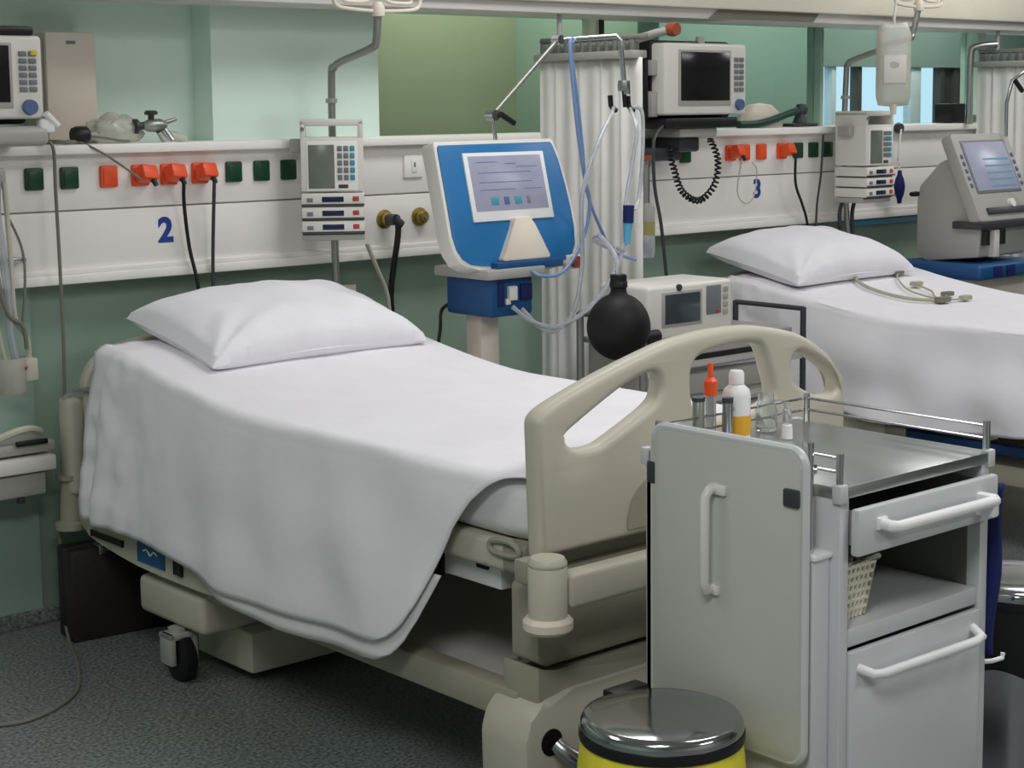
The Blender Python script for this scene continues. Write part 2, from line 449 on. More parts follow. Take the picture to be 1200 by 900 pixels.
def plug(x, label, cable_pts, cm='black', r=0.006, z=1.402):
    t = thing('power_plug', (x, 4.83, z), label, 'plug', 'orange plugs in the service panel')
    mb = MB()
    R_ = Matrix.Translation((x + 0.004, 4.805, z + 0.004)) @ Matrix.Rotation(math.radians(-24), 4, 'X') @ Matrix.Rotation(math.radians(14), 4, 'Z')
    mb.box(-0.032, 0.032, -0.022, 0.022, -0.022, 0.028, 0.009, m=R_)
    mb.box(-0.020, 0.020, 0.0, 0.035, -0.018, 0.018, 0.004, m=R_)
    mb.build('plug_body', 'orange', t)
    MB().cyl(R_ @ Vector((0.01, -0.008, -0.016)), R_ @ Vector((0.014, -0.012, -0.042)), 0.010, 0.007, 12).build('cable_boot', 'black', t)
    MB().tube(cable_pts, r, 8, 5).build('cable', cm, t)
    return t
plug(2.655, 'orange plug whose thin grey cable climbs towards the shelf monitor', [(2.63, 4.79, 1.39), (2.557, 4.81, 1.447), (2.485, 4.80, 1.487), (2.435, 4.83, 1.514), (2.40, 4.88, 1.511)], 'hose_grey', 0.004)
plug(2.758, 'orange plug with black cable falling beside number 2', [(2.774, 4.78, 1.375), (2.79, 4.81, 1.303), (2.81, 4.82, 1.164), (2.827, 4.80, 1.024), (2.832, 4.80, 0.80)])
plug(2.872, 'orange plug with black cable, rightmost of the plugs near number 2', [(2.886, 4.78, 1.375), (2.896, 4.81, 1.243), (2.892, 4.815, 1.10), (2.889, 4.81, 1.019), (2.89, 4.80, 0.82)], 'device_dark')
plug(5.45, 'orange plug near the coiled cord with thin looping white cable', [(5.46, 4.79, 1.38), (5.455, 4.81, 1.238), (5.52, 4.82, 1.185), (5.575, 4.82, 1.22), (5.59, 4.82, 1.324), (5.56, 4.82, 1.36)], 'tube_pale', 0.003)
plug(5.784, 'orange plug with black cable falling right of number 3', [(5.80, 4.78, 1.375), (5.825, 4.80, 1.26), (5.87, 4.80, 1.17), (5.905, 4.80, 1.09), (5.93, 4.80, 0.94)])

t = thing('wall_switch', (3.75, 4.85, 1.397), 'cream switch plate on the service panel right of the infusion pump', 'switch')
MB().box(3.705, 3.79, 4.838, 4.853, 1.357, 1.438, 0.005).build('switch_plate', 'panel_lip', t)
MB().box(3.735, 3.76, 4.834, 4.842, 1.375, 1.425, 0.003).build('switch_rocker', 'panel', t)
MB().box(3.744, 3.751, 4.831, 4.836, 1.395, 1.412, 0.002).build('switch_mark', 'key_grey', t)

def gas(x, z, label, hose=None):
    t = thing('gas_outlet', (x, 4.85, z), label, 'gas outlet', 'gas outlets on the service panel')
    MB().lathe([(0, 0), (0.034, 0), (0.034, 0.008), (0.024, 0.012), (0.024, 0.03), (0.016, 0.034), (0.016, 0.042), (0, 0.042)], (x, 4.852, z), 24, axis='y').build('outlet_ring', 'brass', t)
    MB().lathe([(0, 0.04), (0.009, 0.04), (0.009, 0.05), (0, 0.05)], (x, 4.852, z), 16, axis='y').build('outlet_valve', 'steel', t)
    return t
gas(3.775, 1.215, 'bare brass gas outlet between the black hose and the blue ventilator')
gas(3.618, 1.214, 'brass gas outlet with the black hose plugged in')
t = thing('gas_hose', (3.618, 4.80, 1.21), 'black gas hose plugged into the brass outlet and hanging behind the bed', 'hose')
MB().tube([(3.635, 4.79, 1.205), (3.628, 4.785, 1.15), (3.612, 4.79, 1.05), (3.604, 4.80, 0.934), (3.619, 4.80, 0.78), (3.63, 4.80, 0.60)], 0.011, 10, 6).build('hose', 'black', t)
MB().cyl((3.618, 4.85, 1.214), (3.62, 4.78, 1.214), 0.022, 0.02, 18).cyl((3.612, 4.785, 1.216), (3.642, 4.775, 1.196), 0.018, 0.014, 14).build('connector', 'device_dark', t)
single(MB().tube([(3.50, 4.795, 1.137), (3.546, 4.80, 1.045), (3.592, 4.80, 0.935), (3.60, 4.80, 0.75)], 0.008, 8, 5), 'grey_hose', 'tube_pale', (3.55, 4.80, 1.0), 'pale grey hose slanting down beside the black gas hose', 'hose')
single(MB().box(3.45, 3.53, 4.905, 4.942, 0.905, 0.985, 0.004), 'wall_junction_box', 'panel', (3.49, 4.92, 0.90), 'small cream box on the green wall behind the pillow', 'box')
t = thing('gas_outlet', (6.488, 4.85, 1.206), 'grey gas outlet under the second infusion pump', 'gas outlet', 'gas outlets on the service panel')
MB().lathe([(0, 0), (0.036, 0), (0.036, 0.008), (0.026, 0.012), (0.026, 0.03), (0, 0.034)], (6.488, 4.852, 1.206), 24, axis='y').build('outlet_ring', 'grey_pole', t)
MB().cyl((6.488, 4.82, 1.206), (6.488, 4.80, 1.206), 0.012).build('outlet_valve', 'steel', t)
single(MB().tube([(6.012, 4.80, 1.47), (6.00, 4.80, 1.30), (5.985, 4.81, 1.15), (5.98, 4.81, 0.98)], 0.005, 8, 5), 'black_cable', 'device_dark', (6.0, 4.80, 1.1), 'thin dark cable hanging straight, right of the number 3 plug cable', 'cable')

# ================================================================== BED (number 2), then its twin (number 3)
def hz(y):      # raised head section of the mattress
    return 0.088 * sstep(3.75, 4.62, y)
BX0, BX1, BY0, BY1 = 2.37, 3.37, 2.655, 4.74
B = thing('hospital_bed', (2.87, 3.7, 0), 'cream hospital bed nearest the camera with blue mark on its lowered rail', 'bed', 'hospital beds against the service panel')
# mattress
mb = MB(); NU, NV = 15, 40
def sec(ti):     # rounded-rect cross section x,z(0..1)
    return rrect(BX0 + 0.015, BX1 - 0.015, 0.655, 0.794, 0.04, 5)[ti]
npt = len(rrect(0, 1, 0, 1, 0.1, 5)); rings = []
for j in range(NV + 1):
    y = 2.70 + (4.66 - 2.70) * j / NV
    e = min(j, NV - j); k = 1.0 if e > 1 else (0.97 if e == 1 else 0.93)
    rings.append([mb.bm.verts.new((2.87 + (sec(i)[0] - 2.87) * (0.99 if e == 0 else 1), y, 0.725 + (sec(i)[1] - 0.725) * k + hz(y))) for i in range(npt)])
for a, b in zip(rings, rings[1:]):
    for i in range(npt): mb.bm.faces.new((a[i], a[(i + 1) % npt], b[(i + 1) % npt], b[i]))
mb.bm.faces.new(rings[0]); mb.bm.faces.new(rings[-1][::-1])
mb.build('mattress', 'mattress_cloth', B)
# deck
mb = MB()
mb.box(BX0, BX0 + 0.05, 2.70, 3.9, 0.585, 0.655, 0.014, 3).box(BX1 - 0.05, BX1, 2.70, 3.9, 0.585, 0.655, 0.014, 3)
mb.box(BX0 + 0.04, BX1 - 0.04, 2.72, 4.62, 0.62, 0.652, 0.004).box(BX0, BX1, 2.70, 2.78, 0.585, 0.655, 0.014, 3)
mb.box(BX0 + 0.01, BX1 - 0.01, 3.85, 4.66, 0.60, 0.65, 0.012)
mb.build('deck_frame', 'beige', B)
MB().tube([(2.366, 2.80, 0.652), (2.366, 2.75, 0.66), (2.366, 2.715, 0.652), (2.366, 2.71, 0.635), (2.366, 2.75, 0.628), (2.366, 2.80, 0.632)], 0.007, 8, 4, closed=True).build('strap_ring', 'beige_dark', B)
mb = MB(); mb.box(2.41, 2.72, 2.82, 3.14, 0.525, 0.588, 0.006); mb.build('deck_tray', 'white_plastic', B)
MB().box(2.398, 2.412, 3.02, 3.05, 0.52, 0.575, 0.004).build('deck_clip', 'black', B); MB().box(2.402, 2.42, 2.86, 2.90, 0.565, 0.60, 0.004).build('deck_clip', 'black', B)
# footboard
arch = [(2.352, 0.925), (2.358, 0.950), (2.40, 0.974), (2.549, 1.021), (2.72, 1.064), (2.80, 1.077), (2.90, 1.085), (3.00, 1.085), (3.08, 1.078), (3.213, 1.048), (3.312, 0.998), (3.365, 0.950), (3.390, 0.900), (3.397, 0.850)]
out_loop = [(2.362, 0.645)] + [(v.x, v.y) for v in cat([(x, z, 0) for x, z in arch], 5)] + [(3.388, 0.645)]
h1 = loop2([(2.440, 0.897), (2.455, 0.912), (2.601, 0.982), (2.680, 1.006), (2.715, 1.006), (2.730, 0.988), (2.728, 0.960), (2.700, 0.932), (2.574, 0.877), (2.53, 0.864), (2.476, 0.866), (2.446, 0.880)], 4)
h2 = loop2([(2.830, 0.975), (2.838, 1.010), (2.870, 1.032), (2.970, 1.043), (3.055, 1.038), (3.085, 1.018), (3.105, 0.970), (3.122, 0.915), (3.09, 0.888), (2.98, 0.876), (2.875, 0.882), (2.838, 0.920)], 4)
h3 = loop2([(3.186, 0.960), (3.190, 0.985), (3.212, 1.002), (3.262, 0.986), (3.330, 0.946), (3.362, 0.915), (3.362, 0.892), (3.340, 0.882), (3.285, 0.888), (3.205, 0.926)], 4)
mb = plate([out_loop, h1, h2, h3], 0.027, 0.018)
bmesh.ops.translate(mb.bm, vec=(0, 2.655, 0), verts=mb.bm.verts[:])
fb = mb.build('footboard', 'beige', B)
rec = [(2.618, 0.665), (2.618, 0.69), (2.632, 0.735), (2.665, 0.765), (2.72, 0.78), (2.875, 0.783)]
recl = [(v.x, v.y) for v in cat([(x, z, 0) for x, z in rec], 4)]
recl = recl + [(5.75 - x, z) for x, z in recl[:-1]][::-1]
MB().prism(recl, 2.624, 2.631, 'y').build('recess_shade', 'beige_dark', B)  # flat darker plate on the board, recess shade put into its colour
# foot bumper
mb = MB(); mb.box(2.38, 3.37, 2.555, 2.605, 0.545, 0.622, 0.012, 3); mb.build('bumper_bar', 'beige', B)
for x in (2.338, 3.412):
    mb = MB()
    mb.lathe([(0, 0.535), (0.042, 0.535), (0.042, 0.640), (0.040, 0.643), (0.042, 0.646), (0.042, 0.652), (0.036, 0.662), (0, 0.662)], (x, 2.585, 0), 28)
    o = mb.build('corner_post', 'beige', B)
    MB().lathe([(0, 0.502), (0.046, 0.502), (0.054, 0.510), (0.054, 0.526), (0.046, 0.535), (0, 0.535)], (x, 2.585, 0), 28).build('bumper_roller', 'cream', o)
    MB().box(x - 0.03, x + 0.03, 2.585, 2.66, 0.60, 0.65, 0.006).build('post_bracket', 'beige_dark', o)
# headboard and head bumpers
hb = [(2.362, 0.62), (2.356, 0.74), (2.358, 0.80), (2.40, 0.86), (2.50, 0.90), (2.65, 0.915), (2.875, 0.92)]
hl = [(2.362, 0.62)] + [(v.x, v.y) for v in cat([(x, z, 0) for x, z in hb[1:]], 4)]
hl = hl + [(5.75 - x, z) for x, z in hl[:-1]][::-1]
mb = plate([hl], 0.022, 0.012); bmesh.ops.translate(mb.bm, vec=(0, 4.705, 0), verts=mb.bm.verts[:]); mb.build('headboard', 'beige', B)
for x in (2.335, 3.405):
    mb = MB(); mb.box(x - 0.03, x + 0.028, 4.70, 4.78, 0.44, 0.745, 0.022, 3)
    o = mb.build('head_post', 'beige', B)
    MB().lathe([(0, 0.335), (0.05, 0.335), (0.05, 0.352), (0.034, 0.36), (0.030, 0.48), (0.042, 0.49), (0.042, 0.505), (0, 0.505)], (x - 0.012, 4.745, 0), 24).build('bumper_roller', 'beige_dark', o)
MB().tube([(2.31, 4.74, 0.74), (2.33, 4.70, 0.765), (2.36, 4.66, 0.77), (2.385, 4.63, 0.76)], 0.007, 8, 4).build('wire_hook', 'chrome', B)
MB().box(2.36, 3.39, 4.70, 4.74, 0.56, 0.63, 0.012).build('head_crossbar', 'beige', B)
# lowered side rails
for x, s in ((2.345, -1), (3.395, 1)):
    prof = [(3.80, 0.315), (3.84, 0.298), (3.95, 0.290), (4.10, 0.288), (4.35, 0.292), (4.60, 0.318), (4.70, 0.350), (4.72, 0.40), (4.70, 0.47), (4.62, 0.50), (3.88, 0.50), (3.80, 0.47), (3.785, 0.40)]
    lp = loop2(prof, 3)
    mb = MB(); mb.prism(lp, x - 0.014, x + 0.014, 'x', 0.008)
    o = mb.build('side_rail', 'beige', B)
    MB().box(x + s * 0.014, x + s * 0.0165, 4.19, 4.345, 0.31, 0.372, 0.001).build('rail_label', 'deep_blue', o)
    MB().tube([(x + s * 0.0165, 4.31, 0.345), (x + s * 0.0165, 4.29, 0.352), (x + s * 0.0165, 4.27, 0.338), (x + s * 0.0165, 4.25, 0.352), (x + s * 0.0165, 4.23, 0.344)], 0.003, 6, 3).build('label_mark', 'white_plastic', o)
    MB().box(x + s * 0.014, x + s * 0.021, 4.09, 4.13, 0.315, 0.36, 0.003).build('rail_grip', 'black', o)
    MB().box(x + s * 0.014, x + s * 0.021, 4.43, 4.62, 0.335, 0.350, 0.003).build('rail_grip', 'black', o)
    MB().box(min(x, x - s * 0.06), max(x, x - s * 0.06), 4.1, 4.16, 0.42, 0.62, 0.006).build('rail_hinge', 'beige_dark', o)
    MB().box(min(x, x - s * 0.06), max(x, x - s * 0.06), 4.4, 4.46, 0.42, 0.62, 0.006).build('rail_hinge', 'beige_dark', o)
# base
mb = MB()
for x in (2.365, 3.315): MB().box(x, x + 0.06, 2.72, 4.30, 0.252, 0.325, 0.008).build('base_rail', 'beige_dark', B)
MB().box(2.42, 3.32, 2.80, 3.72, 0.262, 0.275, 0.003).build('base_plate', 'device_white', B)
mb = MB(); mb.box(2.345, 3.40, 4.02, 4.38, 0.150, 0.262, 0.02, 3); mb.build('head_crossmember', 'beige', B)
mb = MB(); mb.box(2.465, 3.10, 3.96, 4.26, 0.03, 0.15, 0.012); mb.build('motor_cover', 'beige', B)
# foot lift column: an upper and a lower shell
MB().prism([(2.385, 0.40), (2.385, 0.56), (2.43, 0.60), (3.32, 0.60), (3.375, 0.56), (3.375, 0.40), (3.33, 0.385), (2.41, 0.385)], 2.67, 2.76, 'y', 0.008).build('lift_column', 'beige_dark', B)
MB().prism([(2.372, 0.29), (2.372, 0.395), (2.42, 0.372), (3.34, 0.372), (3.395, 0.395), (3.395, 0.29), (3.34, 0.262), (2.40, 0.262)], 2.655, 2.775, 'y', 0.008).build('column_skirt', 'beige_dark', B)
fo = [(2.325, 0.06), (2.322, 0.24), (2.338, 0.285), (2.375, 0.32), (2.46, 0.332), (3.30, 0.332), (3.395, 0.32), (3.44, 0.285), (3.457, 0.24), (3.455, 0.06), (3.36, 0.05), (3.30, 0.12), (2.44, 0.12), (2.38, 0.05)]
MB().prism(fo, 2.64, 2.80, 'y', 0.018).build('foot_crossmember', 'beige', B)
MB().tube([(2.40, 2.63, 0.225), (2.42, 2.60, 0.20), (2.50, 2.57, 0.155), (2.62, 2.56, 0.13), (3.12, 2.56, 0.13), (3.24, 2.57, 0.155), (3.32, 2.60, 0.20), (3.34, 2.63, 0.225)], 0.018, 10, 5).build('brake_pedal', 'steel', B)
MB().lathe([(0, 0), (0.03, 0), (0.03, 0.006), (0, 0.006)], (2.395, 2.643, 0.228), 20, axis='y').build('pedal_slot', 'black', B)
# legs of the scissor lift between base and deck
for x in (2.46, 3.28):
    MB().box(-0.02, 0.02, -0.03, 0.03, -0.45, 0.45, 0.006, m=Matrix.Translation((x, 3.75, 0.46)) @ Matrix.Rotation(math.radians(68), 4, 'X')).build('lift_arm', 'beige_dark', B)
def caster(x, y):
    mb = MB()
    mb.box(x - 0.045, x - 0.026, y - 0.02, y + 0.045, 0.05, 0.14, 0.006); mb.box(x + 0.026, x + 0.045, y - 0.02, y + 0.045, 0.05, 0.14, 0.006)
    mb.cyl((x, y + 0.02, 0.11), (x, y + 0.02, 0.15), 0.026); mb.box(x - 0.045, x + 0.045, y - 0.02, y + 0.05, 0.122, 0.14, 0.006)
    o = mb.build('caster_fork', 'device_grey', B)
    MB().lathe([(0, -0.022), (0.05, -0.022), (0.064, -0.016), (0.066, 0), (0.064, 0.016), (0.05, 0.022), (0, 0.022)], (x, y, 0.066), 28, axis='x').build('wheel', 'black', o)
for x, y in ((2.345, 4.14), (3.395, 4.14), (2.40, 2.72), (3.36, 2.72)): caster(x, y)

# the draped sheet: a thing of its own lying on the bed
TXL, TXR = 2.352, 3.388
HEM_ADD = 0.0; SWAG = 0.35
def hem_z(y):
    pts = [(3.0, 0.372), (3.09, 0.35), (3.2, 0.335), (3.44, 0.318), (3.85, 0.316), (4.1, 0.350), (4.4, 0.378), (4.7, 0.375)]
    for (a, za), (b, zb) in zip(pts, pts[1:]):
        if y <= b: t = max(0, (y - a) / (b - a)); return za + (zb - za) * t + HEM_ADD
    return pts[-1][1] + HEM_ADD
def foot_y(wf):
    pts = [(0, 2.70), (0.05, 2.755), (0.12, 2.80), (0.2, 2.838), (0.35, 2.885), (0.6, 2.94), (0.8, 2.985), (0.9, 3.02), (0.96, 3.06), (1.0, 3.13)]
    for (a, za), (b, zb) in zip(pts, pts[1:]):
        if wf <= b: t = (wf - a) / (b - a); return za + (zb - za) * t
    return pts[-1][1]
def fold(y, wf):
    a = 0.010 * math.sin(y * 8.5 + 1.2) + 0.006 * math.sin(y * 21 + wf * 3.0) + 0.012 * sstep(4.25, 4.6, y) * math.sin(y * 48)
    dg = 0.012 * math.sin((y + wf * 0.55) * 11.0) * sstep(3.6, 3.0, y)
    sw = SWAG * (0.008 * math.sin(y * 7.5 - wf * 6.5 + 0.6 * math.sin(y * 3)) + 0.006 * math.sin(y * 4.2 + wf * 9.0 + 1.0)) * math.sin(math.pi * min(1, wf * 0.9 + 0.1))
    return (a + dg) * (0.15 + 0.85 * wf) + sw + 0.010 * noise.noise(Vector((y * 5, wf * 3, 2.2))) * wf + 0.014 * sstep(4.0, 4.55, y) * noise.noise(Vector((y * 22, wf * 7, 7.7)))
RAD = 0.034
def sheet_pt(side, wf, v, ext=0.0, inset=0.0):
    """hanging part: side -1 left, +1 right; wf 0 at the mattress edge, 1 at the hem"""
    y0 = foot_y(wf) if side < 0 else 2.70 + 0.16 * wf
    y = y0 + (4.60 - y0) * v
    zt = 0.806 + hz(y) + 0.016 * sstep(4.2, 4.55, y)
    D = (zt - hem_z(max(y, 3.0)) + ext) if side < 0 else 0.40
    d = wf * D
    arc = RAD * math.pi / 2
    if d < arc:
        a = d / RAD; dx = RAD - RAD * math.sin(a); dz = RAD - RAD * math.cos(a)
    else:
        dx = 0.0; dz = RAD + (d - arc) * 0.995
        dx = -0.066 * min(1.0, (dz - RAD) / 0.40) ** 0.8
    ff = fold(y, min(1, d / 0.45)) * (1 if d > arc * 0.5 else 0.3)
    x = (TXL + dx - ff + inset) if side < 0 else (TXR - dx + ff)
    return Vector((x, y, zt - dz))
def top_pt(u, v):
    y = 2.70 + (4.60 - 2.70) * v
    x = TXL + RAD + (TXR - TXL - 2 * RAD) * u
    z = 0.806 + hz(y) + 0.016 * sstep(4.2, 4.55, y) + 0.004 * noise.noise(Vector((x * 4, y * 3, 0))) * math.sin(math.pi * u) - 0.010 * math.sin(math.pi * u) * sstep(2.95, 2.7, y) + 0.007 * sstep(4.1, 4.5, y) * sstep(0.35, 0.0, u) * noise.noise(Vector((x * 18, y * 14, 3)))
    return Vector((x, y, z))
def make_sheet(parent):
    mb = MB(); NV = 90; cols = []
    for i in range(38, 0, -1):
        cols.append([sheet_pt(-1, (i / 38) ** 1.2, j / NV) for j in range(NV + 1)])
    for i in range(0, 41): cols.append([top_pt(i / 40, j / NV) for j in range(NV + 1)])
    for i in range(1, 22): cols.append([sheet_pt(1, (i / 21) ** 1.2, j / NV) for j in range(NV + 1)])
    V = [[mb.bm.verts.new(p) for p in c] for c in cols]
    for a, b in zip(V, V[1:]):
        for j in range(NV): mb.bm.faces.new((a[j], b[j], b[j + 1], a[j + 1]))
    o = mb.build('sheet_cloth', 'linen', parent)
    md = o.modifiers.new('thickness', 'SOLIDIFY'); md.thickness = 0.003; md.offset = 0
    return o
SH = thing('bed_sheet', (2.87, 3.7, 0.80), 'white sheet draped over the nearer bed with corner hanging diagonally', 'bed sheet', 'white bed sheets')
make_sheet(SH)
mb = MB()
def low(u, v):
    wf = 0.55 + 0.45 * u
    p = sheet_pt(-1, wf, 0, ext=0.028, inset=0.010)
    y0 = foot_y(wf) + 0.004; y = y0 + (3.98 - y0) * v
    zt = 0.806 + hz(y); fade = 1 - 0.9 * sstep(3.55, 3.98, y)
    D = zt - hem_z(max(y, 3.0)) + 0.036 * fade - 0.010
    d = wf * D
    return Vector((TXL - 0.066 * min(1.0, max(0.0, (d - 0.08)) / 0.40) ** 0.8 - fold(y, min(1, d / 0.45)) + 0.009, y, zt - d))
mb.grid(14, 50, low)
o = mb.build('under_layer', 'mattress_cloth', SH)
md = o.modifiers.new('thickness', 'SOLIDIFY'); md.thickness = 0.003; md.offset = 0

# pillow
PW = thing('pillow', (2.9, 4.45, 0.89), 'plump white pillow at the head of the nearer bed', 'pillow', 'white pillows')
mb = MB(); n = 64
def pil(u, v, s):
    a, b = 2 * u - 1, 2 * v - 1
    ea = 1 - abs(a) ** 2.6; eb = 1 - abs(b) ** 2.6
    t = max(0.0, ea * eb) ** 0.36
    x = 0.40 * a * (1 - 0.055 * (1 - b * b)); y = 0.25 * b * (1 - 0.09 * (1 - a * a))
    wr = 0.010 * noise.noise(Vector((x * 7 + 3, y * 9, s))) * t + 0.007 * math.sin((a * 7 + b * 4)) * t * abs(a) ** 1.5 + 0.006 * noise.noise(Vector((x * 16, y * 22 + x * 9, 5))) * t * (abs(a) ** 2 + abs(b) ** 2)
    cr_ = 0.0055 * math.sin(13 * math.atan2(b + 1.05, a + 1.05)) * sstep(1.3, 0.25, math.hypot(a + 1, b + 1)) + 0.005 * math.sin(12 * math.atan2(b + 1.05, a - 1.05)) * sstep(1.1, 0.25, math.hypot(a - 1, b + 1))
    wr += cr_ * min(1, t * 1.6)
    z = (0.112 * t + wr) if s > 0 else -0.060 * t
    z -= 0.012 * abs(a) ** 3
    return Vector((x, y, z))
Vt = mb.grid(n, n, lambda u, v: pil(u, v, 1)); Vb = mb.grid(n, n, lambda u, v: pil(u, v, -1))
bmesh.ops.remove_doubles(mb.bm, verts=mb.bm.verts[:], dist=0.0008)
mt = Matrix.Translation((2.90, 4.44, 0.935)) @ Matrix.Rotation(math.radians(1.5), 4, 'Z') @ Matrix.Rotation(math.radians(12), 4, 'X')
bmesh.ops.transform(mb.bm, matrix=mt, verts=mb.bm.verts[:])
pc = mb.build('pillowcase', 'pillow_linen', PW)
mb = MB()
pts = [mt @ Vector(p) for p in [(-0.375, -0.235, -0.010), (-0.20, -0.228, -0.008), (0, -0.226, -0.004), (0.20, -0.228, -0.008), (0.375, -0.235, -0.010)]]
mb.tube(pts, 0.004, 6, 5); mb.build('hem_seam', 'pillow_linen', PW)

DX = 2.885
B2 = dup(B, (DX - 0.06, 0.03, 0), 'cream hospital bed in the background, mostly hidden under its sheet')
HEM_ADD = 0.085; SWAG = 1.3
SH2 = thing('bed_sheet', (2.87, 3.7, 0.80), 'white sheet draped over the background bed at right', 'bed sheet', 'white bed sheets')
make_sheet(SH2); HEM_ADD = 0.0; SWAG = 0.35
SH2.location += Vector((DX - 0.06, 0.03, 0))
mb = MB(); mb.box(5.155, 5.185, 2.72, 3.72, 0.365, 0.405, 0.010, 3); mb.build('bumper_strip', 'blue_dark', B2)
MB().box(5.158, 5.182, 3.72, 4.05, 0.375, 0.41, 0.006).build('strip_end', 'beige_dark', B2)
PW2 = dup(PW, (DX - 0.165, 0.10, 0.025), 'plump white pillow on the background bed at right')

# ================================================================== BEDSIDE TROLLEY
T = thing('bedside_trolley', (2.72, 2.18, 0), 'white wheeled bedside cabinet with steel top, folded side leaf and open shelf', 'trolley')
X0, X1, Y0, Y1, ZT = 2.465, 2.948, 1.92, 2.42, 0.90
mb = MB()
mb.box(X0, X0 + 0.028, Y0, Y1, 0.09, 0.878, 0.003).box(X1 - 0.028, X1, Y0, Y1, 0.09, 0.878, 0.003)
mb.box(X0, X1, Y1 - 0.018, Y1, 0.09, 0.878, 0.002).box(X0, X1, Y0 + 0.02, Y1, 0.09, 0.12, 0.002)
mb.build('carcass', 'trolley_white', T)
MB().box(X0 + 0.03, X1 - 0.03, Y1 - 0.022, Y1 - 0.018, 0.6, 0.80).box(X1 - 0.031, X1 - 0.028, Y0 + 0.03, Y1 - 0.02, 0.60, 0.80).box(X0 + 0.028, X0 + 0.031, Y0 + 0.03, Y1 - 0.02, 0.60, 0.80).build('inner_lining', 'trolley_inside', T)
MB().box(X0 + 0.028, X1 - 0.028, Y0 + 0.004, Y1 - 0.02, 0.585, 0.622, 0.006).build('shelf', 'trolley_white', T)
# steel top with folded edge
mb = MB(); mb.box(X0 - 0.004, X1 + 0.004, Y0 - 0.006, Y1 + 0.004, 0.876, ZT, 0.004)
o = mb.build('steel_top', 'steel_top', T)
for x in (X0 + 0.004, X1 - 0.002):
    for y in (Y0 + 0.0, Y1 - 0.004):
        if x < 2.6 and y < 2.0: yy = Y0 + 0.0
        else: yy = y
        MB().box(x - 0.012, x + 0.012, yy - 0.008, yy + 0.014, 0.868, ZT + 0.004, 0.004).build('corner_block', 'trolley_white', o)
# gallery rails
mb = MB(); r = 0.0075
for p in ((X0 + 0.006, Y0 + 0.006), (X1 - 0.004, Y0 + 0.006), (X1 - 0.004, Y1 - 0.03), (X0 + 0.006, Y1 - 0.03)): MB().cyl((p[0], p[1], ZT - 0.002), (p[0], p[1], ZT + 0.062), r, n=12).build('gallery_post', 'chrome', T)
mb = MB()
for z in (ZT + 0.026, ZT + 0.052):
    MB().tube([(X1 - 0.004, Y0 + 0.006, z), (X1 - 0.004, Y1 - 0.03, z), (X0 + 0.006, Y1 - 0.03, z), (X0 + 0.006, Y0 + 0.006, z)], 0.003, 8).build('gallery_wire', 'chrome', T)
# drawer
d = MB().box(X0 + 0.020, X1 - 0.008, Y0 - 0.028, Y0 - 0.008, 0.768, 0.858, 0.006).build('drawer', 'trolley_white', T)
MB().box(X0 + 0.035, X1 - 0.035, Y0 - 0.01, Y1 - 0.06, 0.785, 0.79).box(X0 + 0.034, X0 + 0.04, Y0 - 0.01, Y1 - 0.06, 0.785, 0.85).box(X1 - 0.04, X1 - 0.034, Y0 - 0.01, Y1 - 0.06, 0.785, 0.85).box(X0 + 0.034, X1 - 0.034, Y1 - 0.065, Y1 - 0.06, 0.785, 0.85).build('drawer_box', 'tray_grey', d)
mb = MB(); mb.tube([(X0 + 0.085, Y0 - 0.026, 0.824), (X0 + 0.085, Y0 - 0.052, 0.822), (X0 + 0.095, Y0 - 0.062, 0.821), (X1 - 0.085, Y0 - 0.062, 0.819), (X1 - 0.068, Y0 - 0.06, 0.819)], 0.0115, 10)
mb.box(X0 + 0.072, X0 + 0.100, Y0 - 0.036, Y0 - 0.026, 0.812, 0.836, 0.003).box(X1 - 0.088, X1 - 0.064, Y0 - 0.068, Y0 - 0.022, 0.786, 0.832, 0.006)
mb.build('drawer_handle', 'white_plastic', d)
# lower door
d = MB().box(X0 + 0.030, X1 - 0.030, Y0 - 0.006, Y0 + 0.012, 0.125, 0.578, 0.003).build('door', 'trolley_white', T)
mb = MB(); mb.tube([(X0 + 0.055, Y0 - 0.004, 0.545), (X0 + 0.065, Y0 - 0.034, 0.538), (X0 + 0.09, Y0 - 0.036, 0.534), (X1 - 0.09, Y0 - 0.036, 0.530), (X1 - 0.065, Y0 - 0.034, 0.534), (X1 - 0.055, Y0 - 0.004, 0.545)], 0.0095, 10); mb.build('door_handle', 'white_plastic', d)
# folded side leaf
lf = rrect(1.945, 2.325, 0.380, 0.972, 0.03, 6)
mb = MB(); mb.prism(lf, 2.385, 2.405, 'x', 0.005); leaf = mb.build('side_leaf', 'trolley_panel', T)
MB().tube([(2.395, y, z) for y, z in lf], 0.0098, 8, closed=True).build('leaf_edging', 'trolley_white', leaf)
mb = MB(); mb.tube([(2.388, 2.155, 0.874), (2.366, 2.155, 0.872), (2.358, 2.157, 0.860), (2.358, 2.159, 0.69), (2.366, 2.16, 0.676), (2.388, 2.16, 0.674)], 0.010, 10)
mb.box(2.376, 2.387, 2.125, 2.17, 0.862, 0.882, 0.004).box(2.376, 2.387, 2.142, 2.172, 0.664, 0.682, 0.004); mb.build('leaf_handle', 'device_white', leaf)
MB().box(2.378, 2.408, 1.948, 1.985, 0.868, 0.902, 0.004).build('leaf_clip', 'device_dark', leaf)
MB().box(2.383, 2.40, 2.316, 2.338, 0.855, 0.90, 0.003).build('leaf_hinge', 'device_dark', leaf)
MB().cyl((2.43, 1.967, 0.60), (2.43, 1.967, 0.983), 0.011, n=14).build('leaf_column', 'chrome', T)
mb = MB(); mb.box(2.412, 2.467, 1.94, 2.32, 0.16, 0.772, 0.006); mb.build('side_box', 'trolley_white', T)
MB().box(2.410, 2.469, 1.935, 2.325, 0.765, 0.776, 0.003).build('side_box_lid', 'white_plastic', T)
